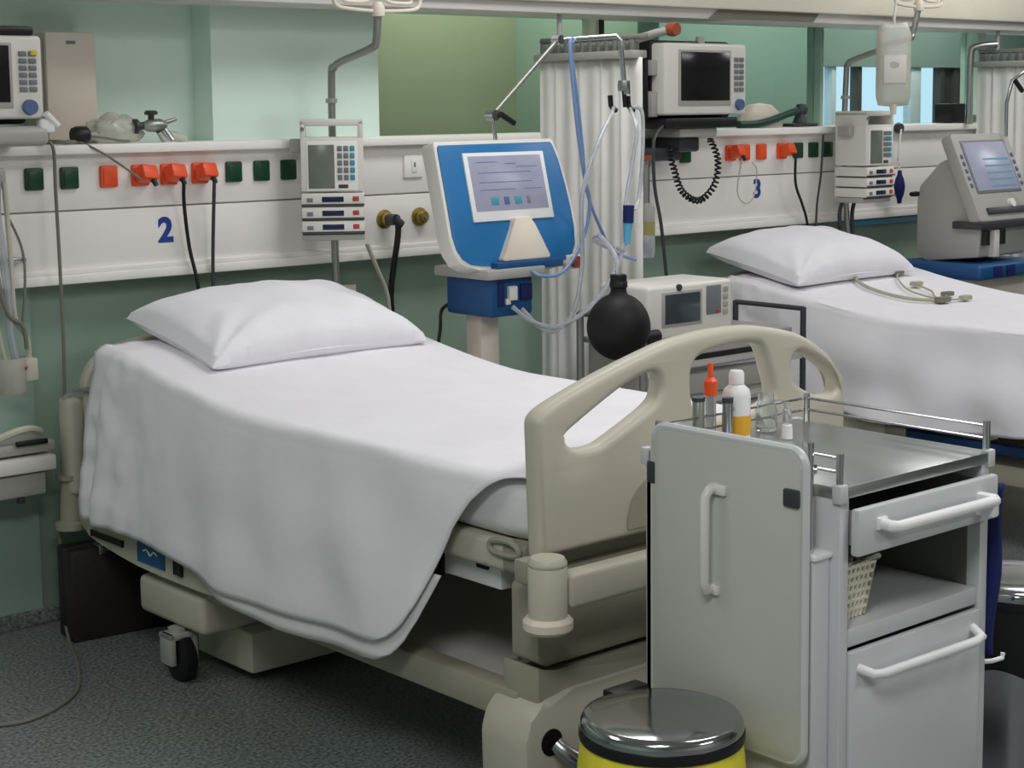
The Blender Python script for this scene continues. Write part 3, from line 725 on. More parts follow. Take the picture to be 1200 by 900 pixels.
for z in (0.45, 0.92): MB().box(2.395, 2.45, 1.96, 1.975, z, z + 0.02, 0.003).build('leaf_bracket', 'chrome', T)
for x in (2.505, 2.908):
    for y in (1.965, 2.375):
        o = MB().box(x - 0.022, x + 0.022, y - 0.018, y + 0.018, 0.045, 0.095, 0.006).build('caster_fork', 'steel', T)
        MB().lathe([(0, -0.012), (0.032, -0.012), (0.036, -0.006), (0.036, 0.006), (0.032, 0.012), (0, 0.012)], (x, y, 0.036), 20, axis='x').build('wheel', 'black', o)
# lattice basket on the shelf
K = thing('basket', (2.56, 2.07, 0.622), 'cream plastic lattice basket on the trolley shelf', 'basket')
def bw(t, z):  # wall rectangle at height t
    e = 0.012 * t
    return (2.500, 2.598 + e * 1.6, 1.965 - e, 2.20 + e)
zb, zt = 0.624, 0.736
def wallpt(side, f_, t_):
    x0_, x1_, y0_, y1_ = bw(t_, 0); z = zb + (zt - zb) * t_
    return {0: (x0_ + (x1_ - x0_) * f_, y0_, z), 1: (x1_, y0_ + (y1_ - y0_) * f_, z), 2: (x0_ + (x1_ - x0_) * f_, y1_, z), 3: (x0_, y0_ + (y1_ - y0_) * f_, z)}[side]
mb = MB()
for side in range(4):
    nb = 8 if side in (0, 2) else 14
    for k in range(nb + 1): mb.cyl(wallpt(side, k / nb, 0), wallpt(side, k / nb, 1), 0.0042, n=6)
    for lv in range(1, 7): mb.cyl(wallpt(side, 0, lv / 6.5), wallpt(side, 1, lv / 6.5), 0.0046, n=6)
o = mb.build('lattice', 'basket', K); o['kind'] = 'stuff'
x0_, x1_, y0_, y1_ = bw(1, 0)
MB().tube([(x0_, y0_ - 0.004, zt), (x1_ + 0.004, y0_ - 0.004, zt), (x1_ + 0.004, y1_ + 0.004, zt), (x0_, y1_ + 0.004, zt)], 0.007, 8, closed=True).build('rim', 'basket', K)
x0_, x1_, y0_, y1_ = bw(0, 0); MB().box(x0_, x1_, y0_, y1_, 0.6225, 0.642, 0.003).build('base', 'basket', K)
# navy strap on the handle end
mb = MB(); 
def strap(u, v):
    z = 0.835 - 0.36 * v
    return Vector((2.957 + 0.004 * math.sin(v * 5), 1.895 + 0.04 * u + 0.012 * v + 0.004 * math.sin(9 * v + u * 3), z))
mb.grid(6, 24, strap)
o = mb.build('strap', 'navy'); md = o.modifiers.new('thickness', 'SOLIDIFY'); md.thickness = 0.012; md.offset = 0
tag(origin_to(o, (2.957, 1.92, 0.47)), 'navy blue strap hanging at the right end of the drawer handle', 'strap')
MB().tube([(2.945, 1.93, 0.457), (2.98, 1.925, 0.452), (3.01, 1.92, 0.453), (3.012, 1.92, 0.464)], 0.005, 8).build('side_hook', 'white_plastic', T)

# things on the trolley top
b = thing('dropper_bottle', (2.690, 2.372, ZT), 'white plastic bottle with yellow band standing on the steel trolley top', 'bottle')
MB().lathe([(0, 0.001), (0.028, 0.001), (0.030, 0.006), (0.030, 0.092), (0.027, 0.104), (0.016, 0.114), (0.013, 0.118), (0, 0.118)], (2.690, 2.372, ZT), 28).build('bottle_body', 'white_plastic', b)
MB().lathe([(0.0304, 0.008), (0.0308, 0.012), (0.0308, 0.048), (0.0304, 0.050)], (2.690, 2.372, ZT), 28).build('label_band', 'yellow_label', b)
MB().lathe([(0, 0.116), (0.0165, 0.116), (0.0165, 0.138), (0.013, 0.144), (0, 0.144)], (2.690, 2.372, ZT), 24).build('cap', 'white_plastic', b)
MB().box(2.660, 2.6625, 2.356, 2.366, ZT + 0.062, ZT + 0.070).build('label_mark', 'navy', b)
b = thing('blood_tube', (2.634, 2.395, ZT), 'clear sample tube with tall orange cap beside the white bottle', 'sample tube')
MB().lathe([(0, 0.001), (0.011, 0.001), (0.012, 0.006), (0.012, 0.10), (0.0105, 0.10), (0.0105, 0.008), (0, 0.006)], (2.634, 2.395, ZT), 20).build('tube_body', 'clear_plastic', b)
MB().lathe([(0, 0.095), (0.0145, 0.095), (0.0145, 0.125), (0.010, 0.130), (0.006, 0.133), (0.006, 0.158), (0.004, 0.164), (0, 0.164)], (2.634, 2.395, ZT), 20).build('cap', 'orange', b)
b = thing('steel_holder', (2.604, 2.398, ZT), 'small grey cylinder holder behind the leaf, left of the orange capped tube', 'holder')
MB().lathe([(0, 0.001), (0.013, 0.001), (0.013, 0.092), (0.011, 0.095), (0, 0.095)], (2.600, 2.398, ZT), 20).build('holder_body', 'grey_pole', b)
MB().lathe([(0, 0.086), (0.0145, 0.086), (0.0145, 0.094), (0, 0.0965)], (2.600, 2.398, ZT), 20).build('holder_rim', 'device_dark', b)
b = thing('grey_vial', (2.632, 2.345, ZT), 'grey capped vial standing directly left of the white bottle', 'vial')
MB().lathe([(0, 0.001), (0.010, 0.001), (0.011, 0.004), (0.011, 0.085), (0, 0.085)], (2.632, 2.345, ZT), 18).build('vial_body', 'steel', b)
MB().lathe([(0, 0.085), (0.012, 0.085), (0.012, 0.096), (0, 0.097)], (2.632, 2.345, ZT), 18).build('cap', 'device_dark', b)
b = thing('glass_beaker', (2.79, 2.375, ZT), 'clear glass cup with handle right of the white bottle', 'glass')
MB().lathe([(0, 0.001), (0.020, 0.001), (0.024, 0.008), (0.025, 0.045), (0.019, 0.062), (0.017, 0.082), (0.015, 0.082), (0.017, 0.062), (0.022, 0.044), (0.0215, 0.01), (0, 0.008)], (2.79, 2.375, ZT), 28).build('glass_body', 'clear_plastic', b)
MB().tube([(2.808, 2.370, ZT + 0.062), (2.833, 2.362, ZT + 0.06), (2.836, 2.362, ZT + 0.035), (2.812, 2.370, ZT + 0.025)], 0.003, 8, 4).build('glass_handle', 'clear_plastic', b)
b = thing('syringe', (2.752, 2.285, ZT), 'small clear upright syringe barrel with white base on the trolley top', 'syringe')
MB().lathe([(0, 0.022), (0.009, 0.022), (0.009, 0.062), (0.004, 0.066), (0.004, 0.08), (0, 0.08)], (2.752, 2.285, ZT), 16).build('barrel', 'clear_plastic', b)
MB().lathe([(0, 0.001), (0.012, 0.001), (0.011, 0.03), (0.009, 0.032), (0, 0.032)], (2.752, 2.285, ZT), 16).build('base_cap', 'white_plastic', b)

# ================================================================== PEDAL BINS
def pedal_bin(name, c, r, h, label, bag):
    t = thing(name, (c[0], c[1], 0), label, 'waste bin')
    MB().lathe([(0, 0.02), (r * 0.97, 0.02), (r * 0.97, h - 0.05), (0, h - 0.05)], (c[0], c[1], 0), 48).build('bin_body', 'steel', t)
    MB().lathe([(0, 0.0), (r * 1.0, 0.0), (r * 1.02, 0.012), (r * 0.98, 0.028), (0, 0.028)], (c[0], c[1], 0), 48).build('base_ring', 'black', t)
    mb = MB()
    def bagf(u, v):
        a = 2 * math.pi * u; ww = 1 + 0.012 * math.sin(a * 11) * v + 0.014 * noise.noise(Vector((math.cos(a) * 4, math.sin(a) * 4, v * 3)))
        rr = r * (0.985 + 0.05 * math.sin(v * 2.6)) * ww
        return Vector((c[0] + rr * math.cos(a), c[1] + rr * math.sin(a), h - 0.024 - 0.16 * v - 0.012 * math.sin(a * 5) * v))
    mb.grid(90, 14, bagf); bmesh.ops.remove_doubles(mb.bm, verts=mb.bm.verts[:], dist=1e-4)
    mb.build('liner_bag', bag, t)
    MB().lathe([(r * 0.9, h - 0.034), (r * 1.015, h - 0.034), (r * 1.025, h - 0.028), (r * 1.02, h - 0.016), (r * 0.9, h - 0.016)], (c[0], c[1], 0), 56).build('rim', 'black', t)
    MB().lathe([(r * 1.0, h - 0.016), (r * 1.012, h - 0.010), (r * 1.0, h + 0.0), (r * 0.965, h + 0.008), (r * 0.91, h + 0.011), (r * 0.5, h + 0.013), (0, h + 0.013)], (c[0], c[1], 0), 64).build('lid', 'lid_steel', t)
    hx, hy = c[0] + r * 0.35, c[1] + r * 0.98
    MB().box(hx - 0.045, hx + 0.045, hy - 0.02, hy + 0.018, h - 0.06, h + 0.012, 0.004).build('hinge', 'black', t)
    MB().box(c[0] - 0.03, c[0] + 0.03, c[1] - r * 1.02 - 0.06, c[1] - r * 0.9, 0.008, 0.022, 0.005).build('pedal', 'black', t)
    return t
pedal_bin('pedal_bin', (2.195, 2.115), 0.151, 0.474, 'round pedal bin with steel lid and yellow bag in front of the trolley', 'yellow_bag')
pedal_bin('pedal_bin', (3.40, 2.13), 0.15, 0.50, 'steel pedal bin with black bag at the right edge behind the trolley', 'black')

# ================================================================== BLUE VENTILATOR
def tilt_frame(origin, top, wdt):
    o_ = Vector(origin); s_ = Vector(top) - o_; L = s_.length; s_.normalize(); x_ = Vector((1, 0, 0)); n_ = x_.cross(s_); n_.normalize()
    m = Matrix((x_, s_, n_)).transposed().to_4x4(); m.translation = o_
    return m, L
V = thing('ventilator', (3.62, 4.36, 0), 'blue and white ventilator with tilted screen between bed and wall', 'ventilator')
m, L = tilt_frame((3.395, 4.18, 1.114), (3.395, 4.275, 1.489), 0.54)   # local x, y(up the slope), z(towards viewer)
W = 0.536
def lbox(mb, x0, x1, y0, y1, z0, z1, bev=0.004): return mb.box(x0, x1, y0, y1, z0, z1, bev, m=m)
shape = [(-0.006, 0.385), (0.0, 0.395), (0.506, 0.397), (0.514, 0.388), (0.530, 0.330), (0.542, 0.24), (0.549, 0.15), (0.549, 0.08), (0.540, 0.02), (0.520, -0.014), (0.485, -0.034), (0.44, -0.042), (0.26, -0.040), (0.10, -0.032), (0.055, -0.024), (0.022, -0.004), (0.002, 0.030), (-0.006, 0.075)]
body = shape
mb = MB(); mb.prism(body, -0.065, 0.0, 'z', 0.006, m=m); mb.build('housing', 'device_white', V)
def inset(poly, k, cx=0.268, cy=0.178): return [((x - cx) * (1 - k / (W / 2)) + cx, (y - cy) * (1 - k / (L / 2)) + cy) for x, y in poly]
MB().prism(inset(body, 0.012), -0.002, 0.004, 'z', 0.001, m=m).build('blue_fascia', 'vent_blue', V)
fu0, fu1, fv0, fv1 = 0.100, 0.450, 0.124, 0.352
mb = MB(); lbox(mb, fu0, fu1, fv0, fv1, 0.002, 0.010, 0.002); fr = mb.build('screen_frame', 'white_plastic', V)
mb = MB(); lbox(mb, fu0 + 0.018, fu1 - 0.018, fv0 + 0.034, fv1 - 0.012, 0.009, 0.0115, 0.0005); sc = mb.build('screen', 'screen_grey', V)
kx = fu0 + 0.085
for i, (wd, mm) in enumerate(((0.032, 'key_teal'), (0.022, 'key_blue'), (0.030, 'key_teal'), (0.014, 'key_grey'))):
    mb = MB(); lbox(mb, kx, kx + wd, fv0 + 0.052, fv0 + 0.078, 0.0112, 0.0125, 0.0004); mb.build('touch_button', mm, sc); kx += wd + 0.024
for i, (a, bq, h) in enumerate(((0.03, 0.12, 0.90), (0.15, 0.20, 0.86), (0.03, 0.26, 0.70), (0.03, 0.26, 0.52), (0.03, 0.18, 0.38), (0.22, 0.30, 0.38), (0.20, 0.29, 0.8))):
    mb = MB(); yy = fv0 + 0.034 + h * (fv1 - fv0 - 0.05); lbox(mb, fu0 + 0.018 + a, fu0 + 0.018 + bq, yy, yy + 0.002, 0.0112, 0.0119, 0); mb.build('trace_line', 'key_blue', sc)
MB().prism([(0.258, 0.130), (0.332, 0.130), (0.336, 0.098), (0.388, -0.004), (0.380, -0.014), (0.184, -0.014), (0.176, -0.004), (0.250, 0.098)], 0.002, 0.030, 'z', 0.006, m=m).build('front_spout', 'cream', V)
MB().lathe([(0, 0), (0.020, 0), (0.020, 0.02), (0, 0.022)], (3.90, 4.165, 1.085), 20, axis='y').build('control_knob', 'brown_red', V)
MB().box(3.87, 3.935, 4.168, 4.19, 1.06, 1.108, 0.004).build('knob_block', 'device_white', V)
# under-body
MB().box(3.49, 3.74, 4.13, 4.41, 1.052, 1.085, 0.006).build('tray', 'device_grey', V)
MB().box(3.54, 3.83, 4.14, 4.36, 1.076, 1.106, 0.005).build('tray_upper', 'deep_blue', V)
MB().box(3.525, 3.71, 4.16, 4.39, 0.925, 1.053, 0.012).build('compressor_box', 'deep_blue', V)
MB().box(3.595, 3.63, 4.145, 4.165, 0.978, 1.025, 0.003).box(3.585, 3.605, 4.15, 4.165, 0.965, 0.985, 0.003).build('latch', 'device_white', V)
MB().box(3.555, 3.58, 4.152, 4.165, 0.96, 1.04, 0.003).build('side_vent', 'navy', V); MB().box(3.65, 3.70, 4.152, 4.165, 0.975, 1.03, 0.003).build('side_vent', 'navy', V)
MB().prism([(3.575, 0.93), (3.655, 0.93), (3.665, 0.12), (3.575, 0.12)], 4.27, 4.35, 'y', 0.008).build('column', 'cream', V)
mb = MB(); mb.box(3.44, 3.76, 4.24, 4.38, 0.06, 0.12, 0.01).box(3.55, 3.63, 4.08, 4.56, 0.06, 0.12, 0.01); mb.build('base', 'device_grey', V)
for x, y in ((3.47, 4.31), (3.73, 4.31), (3.59, 4.11), (3.59, 4.53)):
    MB().lathe([(0, -0.012), (0.026, -0.012), (0.03, 0), (0.026, 0.012), (0, 0.012)], (x, y, 0.030), 18, axis='x').box(x - 0.015, x + 0.015, y - 0.015, y + 0.015, 0.03, 0.07).build('wheel', 'black', V)
# hose support arm
A1, A2, A3, A4, A5 = (3.661, 4.30, 1.578), (3.93, 4.27, 1.828), (4.088, 4.15, 1.840), (4.112, 4.15, 1.789), (4.124, 4.15, 1.688)
mb = MB(); mb.cyl((3.679, 4.30, 1.46), A1, 0.007, n=12).build('arm_post', 'chrome', V)
MB().tube([A1, A2], 0.008, 10).build('support_arm', 'grey_pole', V)
MB().lathe([(0, -0.02), (0.018, -0.02), (0.018, 0.02), (0, 0.02)], A1, 18, axis='y').build('arm_joint', 'chrome', V)
MB().box(-0.005, 0.07, -0.008, 0.008, -0.009, 0.009, 0.004, m=Matrix.Translation((3.675, 4.275, 1.582)) @ Matrix.Rotation(math.radians(28), 4, 'Y')).build('arm_lever', 'black', V)
MB().tube([A2, A3, (4.105, 4.15, 1.825), A4, A5], 0.009, 10).build('support_arm', 'chrome', V)
MB().lathe([(0, -0.018), (0.016, -0.018), (0.016, 0.018), (0, 0.018)], A2, 16, axis='y').build('arm_joint', 'chrome', V)
MB().lathe([(0, -0.018), (0.020, -0.018), (0.022, 0.0), (0.020, 0.018), (0, 0.018)], (4.124, 4.15, 1.672), 16).lathe([(0, -0.012), (0.012, -0.012), (0.012, 0.012), (0, 0.012)], (4.128, 4.14, 1.655), 16).build('arm_joint', 'steel', V)
for x, z in ((4.066, 1.612), (4.15, 1.61)):
    MB().tube([(x - 0.008, 4.15, z + 0.028), (x - 0.004, 4.15, z - 0.006), (x + 0.008, 4.15, z - 0.02), (x + 0.02, 4.15, z - 0.022)], 0.009, 8).build('hose_clamp', 'black', V)
MB().cyl((4.124, 4.15, 1.66), (4.13, 4.15, 1.60), 0.008).build('clamp_stem', 'black', V)
# breathing hoses
MB().tube([(3.87, 4.13, 1.826), (3.845, 4.12, 1.80), (3.852, 4.11, 1.645), (3.872, 4.11, 1.505), (3.90, 4.11, 1.363), (3.922, 4.11, 1.277), (3.890, 4.11, 1.164), (3.79, 4.10, 1.063), (3.70, 4.11, 1.055), (3.675, 4.13, 1.075)], 0.006, 8, 6).build('breathing_hose', 'hose_blue', V)
MB().tube([(3.89, 4.14, 1.826), (3.870, 4.14, 1.79), (3.895, 4.14, 1.645), (3.918, 4.14, 1.476), (3.939, 4.14, 1.318), (4.009, 4.14, 1.179), (4.066, 4.14, 1.109), (4.169, 4.14, 1.073)], 0.0055, 8, 6).build('breathing_hose', 'hose_blue', V)
MB().tube([(4.15, 4.15, 1.600), (4.125, 4.09, 1.52), (4.10, 4.09, 1.40), (4.06, 4.08, 1.274), (4.009, 4.05, 1.103), (3.897, 4.05, 0.968), (3.75, 4.06, 0.892), (3.66, 4.10, 0.905), (3.60, 4.14, 0.96)], 0.0075, 8, 6).build('breathing_hose', 'hose_clear', V)
MB().tube([(4.066, 4.14, 1.600), (4.01, 4.10, 1.57), (3.93, 4.08, 1.476), (3.85, 4.07, 1.31), (3.848, 4.07, 1.084), (3.79, 4.06, 0.92), (3.70, 4.08, 0.874), (3.64, 4.14, 0.95)], 0.0075, 8, 6).build('breathing_hose', 'hose_clear', V)
MB().tube([(4.16, 4.15, 1.60), (4.19, 4.13, 1.585), (4.185, 4.12, 1.47), (4.15, 4.10, 1.32), (4.11, 4.08, 1.26), (4.055, 4.06, 1.26)], 0.007, 8, 6).build('breathing_hose', 'hose_clear', V)
MB().cyl((4.045, 4.05, 1.272), (4.043, 4.05, 1.213), 0.019, 0.018, 18).build('blue_filter', 'navy', V)
MB().cyl((4.043, 4.05, 1.213), (4.035, 4.05, 1.14), 0.016, 0.011, 16).build('filter_tail', 'sky_blue', V)
MB().tube([(4.035, 4.05, 1.14), (4.02, 4.05, 1.12), (3.99, 4.05, 1.13)], 0.007, 8, 4).build('breathing_hose', 'hose_clear', V)
MB().tube([(3.54, 4.38, 0.96), (3.53, 4.42, 0.93), (3.475, 4.36, 0.88), (3.455, 4.35, 0.79), (3.45, 4.33, 0.6)], 0.006, 8, 5).build('power_cable', 'black', V)

# ================================================================== FOLDED WALL CURTAINS
def folded_curtain(dx, label, chrome_clip=False):
    t = thing('folded_curtain', (4.33 + dx, 4.55, 0.35), label, 'curtain', 'folded curtains between the beds')
    mb = MB(); n = 60
    def cf(u, v):
        y = 4.80 - 0.52 * u
        ph = u * math.pi * 2 * 9 + 0.8 * math.sin(u * 9)
        x = 4.335 + dx + 0.0065 * math.sin(ph) * (0.7 + 0.5 * v) + 0.008 * noise.noise(Vector((u * 8, v * 2, 1)))
        return Vector((x, y + 0.010 * math.cos(ph * 0.5), 1.775 - 1.42 * v + 0.0))
    mb.grid(150, 24, cf)
    o = mb.build('curtain_cloth', 'curtain', t); md = o.modifiers.new('thickness', 'SOLIDIFY'); md.thickness = 0.004
    mb = MB(); mb.box(4.30 + dx, 4.37 + dx, 4.28, 4.81, 1.772, 1.80, 0.004); mb.build('header_rail', 'device_grey', t)
    mb = MB()
    for k in range(12): MB().box(4.318 + dx, 4.352 + dx, 4.30 + k * 0.043, 4.318 + k * 0.043, 1.795, 1.838, 0.003).build('glider', 'grey_pole', t)
    MB().cyl((4.335 + dx, 4.80, 1.848), (4.335 + dx, 4.24, 1.848), 0.011, n=12).build('rail_tube', 'grey_pole', t)
    MB().cyl((4.335 + dx, 4.70, 1.845), (4.335 + dx, 4.70, 1.947), 0.010, n=12).build('hanger_rod', 'device_grey', t)
    return t
c = folded_curtain(0, 'white folded curtain on a wall arm right of the blue ventilator')
MB().tube([(4.345, 4.30, 1.84), (4.345, 4.22, 1.855), (4.36, 4.17, 1.865)], 0.015, 10).build('telescopic_rod', 'device_grey', c)
MB().lathe([(0, -0.02), (0.022, -0.02), (0.026, 0), (0.022, 0.02), (0, 0.02)], (4.37, 4.155, 1.868), 18, axis='y').build('end_cap', 'brown_red', c)
folded_curtain(2.87, 'white folded curtain on a wall arm at the right edge of the picture')

# suction jars hanging beside the curtain
J = thing('suction_jar', (4.60, 4.50, 1.03), 'clear suction jar with yellowish band hanging right of the folded curtain', 'jar')
MB().lathe([(0, 0.0), (0.028, 0.0), (0.032, 0.02), (0.032, 0.10), (0, 0.10)], (4.59, 4.50, 1.035), 24).build('jar_body', 'hose_clear', J)
MB().lathe([(0.0325, 0.0), (0.0325, 0.05), (0, 0.05)], (4.59, 4.50, 1.12), 24).build('jar_band', 'jar_yellow', J)
MB().lathe([(0.031, 0.0), (0.032, 0.05), (0.02, 0.07), (0, 0.07)], (4.59, 4.50, 1.17), 24).build('jar_lid', 'device_grey', J)
MB().cyl((4.59, 4.50, 1.24), (4.59, 4.50, 1.42), 0.012).box(4.575, 4.605, 4.49, 4.87, 1.375, 1.40, 0.003).build('jar_hanger', 'steel', J)
MB().lathe([(0, 0), (0.02, 0), (0.02, 0.02), (0, 0.02)], (4.59, 4.50, 1.40), 16).build('jar_valve', 'brown_red', J)
single(MB().tube([(4.81, 4.62, 1.525), (4.76, 4.60, 1.51), (4.70, 4.57, 1.46), (4.685, 4.55, 1.30), (4.69, 4.52, 1.15), (4.70, 4.50, 0.94), (4.71, 4.50, 0.85)], 0.007, 8, 5), 'black_cable', 'device_dark', (4.69, 4.53, 0.9), 'dark cable hanging between the folded curtain and the number 3 panel', 'cable')

# black breathing bag
G = thing('breathing_bag', (3.70, 3.75, 0.814), 'big round black rubber breathing bag hanging behind the footboard', 'breathing bag')
prof = []
for k in range(25):
    a = -math.pi / 2 + math.pi * 0.90 * k / 24
    prof.append((0.100 * math.cos(a) * (1.0 if a < 0 else 1 - 0.02 * a), 0.920 + 0.106 * math.sin(a)))
prof[0] = (0, prof[0][1]); prof += [(0.025, 1.030), (0.0245, 1.04), (0.026, 1.06), (0.026, 1.082), (0.020, 1.084), (0, 1.082)]
mb = MB()
mb.lathe(prof, (3.70, 3.75, 0), 48); mb.build('bag_body', 'rubber', G)
MB().lathe([(0.0255, 1.042), (0.0285, 1.045), (0.0285, 1.06), (0.0265, 1.063)], (3.70, 3.75, 0), 28).build('neck_band', 'black', G)
MB().tube([(3.70, 3.75, 1.08), (3.705, 3.77, 1.14), (3.75, 3.88, 1.19), (3.86, 4.02, 1.165), (3.98, 4.06, 1.13)], 0.009, 8, 5).build('supply_hose', 'hose_clear', G)

# ================================================================== EQUIPMENT CART BETWEEN THE BEDS
E_ = thing('equipment_cart', (4.26, 4.03, 0), 'grey equipment cart with drawers between the two beds', 'cart')
MB().box(3.985, 4.66, 3.88, 4.19, 0.12, 0.80, 0.008).build('cart_body', 'device_grey', E_)
MB().box(3.97, 4.675, 3.86, 4.205, 0.80, 0.820, 0.006).build('cart_top', 'tray_grey', E_)
for z0, z1 in ((0.635, 0.75), (0.49, 0.62), (0.31, 0.48), (0.14, 0.30)):
    d = MB().box(4.0, 4.645, 3.866, 3.882, z0, z1, 0.004).build('drawer', 'device_grey', E_)
    MB().box(4.08, 4.56, 3.852, 3.868, z1 - 0.035, z1 - 0.02, 0.003).build('drawer_handle', 'steel', d)
MB().box(4.0, 4.645, 3.870, 3.885, 0.75, 0.768).build('drawer_gap', 'black', E_)
hd = MB().cyl((3.95, 3.89, 0.905), (3.95, 4.19, 0.905), 0.012).build('push_handle', 'grey_pole', E_)
for y in (3.89, 4.19):
    MB().cyl((3.95, y, 0.10), (3.95, y, 0.907), 0.013).build('handle_post', 'grey_pole', hd)
    MB().box(3.95, 3.99, y - 0.008, y + 0.008, 0.30, 0.32).build('handle_bracket', 'grey_pole', hd)
hd = MB().cyl((4.745, 3.87, 0.877), (4.745, 4.19, 0.877), 0.009).build('side_rail', 'device_dark', E_)
for y in (3.87, 4.19):
    MB().cyl((4.745, y, 0.30), (4.745, y, 0.882), 0.011).build('rail_post', 'device_dark', hd)
    MB().box(4.655, 4.75, y - 0.006, y + 0.006, 0.70, 0.72).box(4.655, 4.75, y - 0.006, y + 0.006, 0.32, 0.34).build('rail_bracket', 'steel', hd)
for x in (4.03, 4.62):
    for y in (3.92, 4.15):
        o = MB().box(x - 0.02, x + 0.02, y - 0.02, y + 0.02, 0.06, 0.125).build('caster_fork', 'steel', E_)
        MB().lathe([(0, -0.014), (0.045, -0.014), (0.05, 0), (0.045, 0.014), (0, 0.014)], (x, y, 0.05), 20, axis='x').build('wheel', 'black', o)
D_ = thing('patient_monitor', (4.21, 4.03, 0.822), 'boxy white portable monitor with dark screen standing on the grey cart', 'monitor')
R_ = Matrix.Translation((4.21, 3.915, 0.822)) @ Matrix.Diagonal((0.97, 1, 0.93, 1))
MB().box(-0.215, 0.215, 0.0, 0.24, 0.002, 0.20, 0.016, 3, m=R_).build('housing', 'device_white', D_)
MB().box(-0.150, 0.052, -0.004, 0.004, 0.045, 0.175, 0.004, m=R_).build('screen_bezel', 'device_grey', D_)
MB().box(-0.137, 0.038, -0.007, 0.0, 0.058, 0.165, 0.002, m=R_).build('screen', 'screen_slate', D_)
MB().box(0.075, 0.150, -0.004, 0.004, 0.075, 0.182, 0.003, m=R_).build('keypad', 'key_grey', D_)
MB().box(0.122, 0.142, -0.008, 0.0, 0.082, 0.092, 0.002, m=R_).build('red_key', 'key_red', D_)
MB().lathe([(0, 0), (0.012, 0), (0.011, 0.008), (0, 0.008)], R_ @ Vector((-0.065, 0.002, 0.187)), 16, axis='y').build('lamp', 'device_dark', D_)
for k in range(4): MB().box(0.162, 0.185, -0.006, 0.0, 0.07 + k * 0.028, 0.09 + k * 0.028, 0.002, m=R_).build('key', 'device_grey', D_)
MB().lathe([(0, -0.03), (0.022, -0.03), (0.022, 0.03), (0, 0.03)], (3.998, 3.90, 0.845), 16, axis='x').build('connector', 'black', D_)

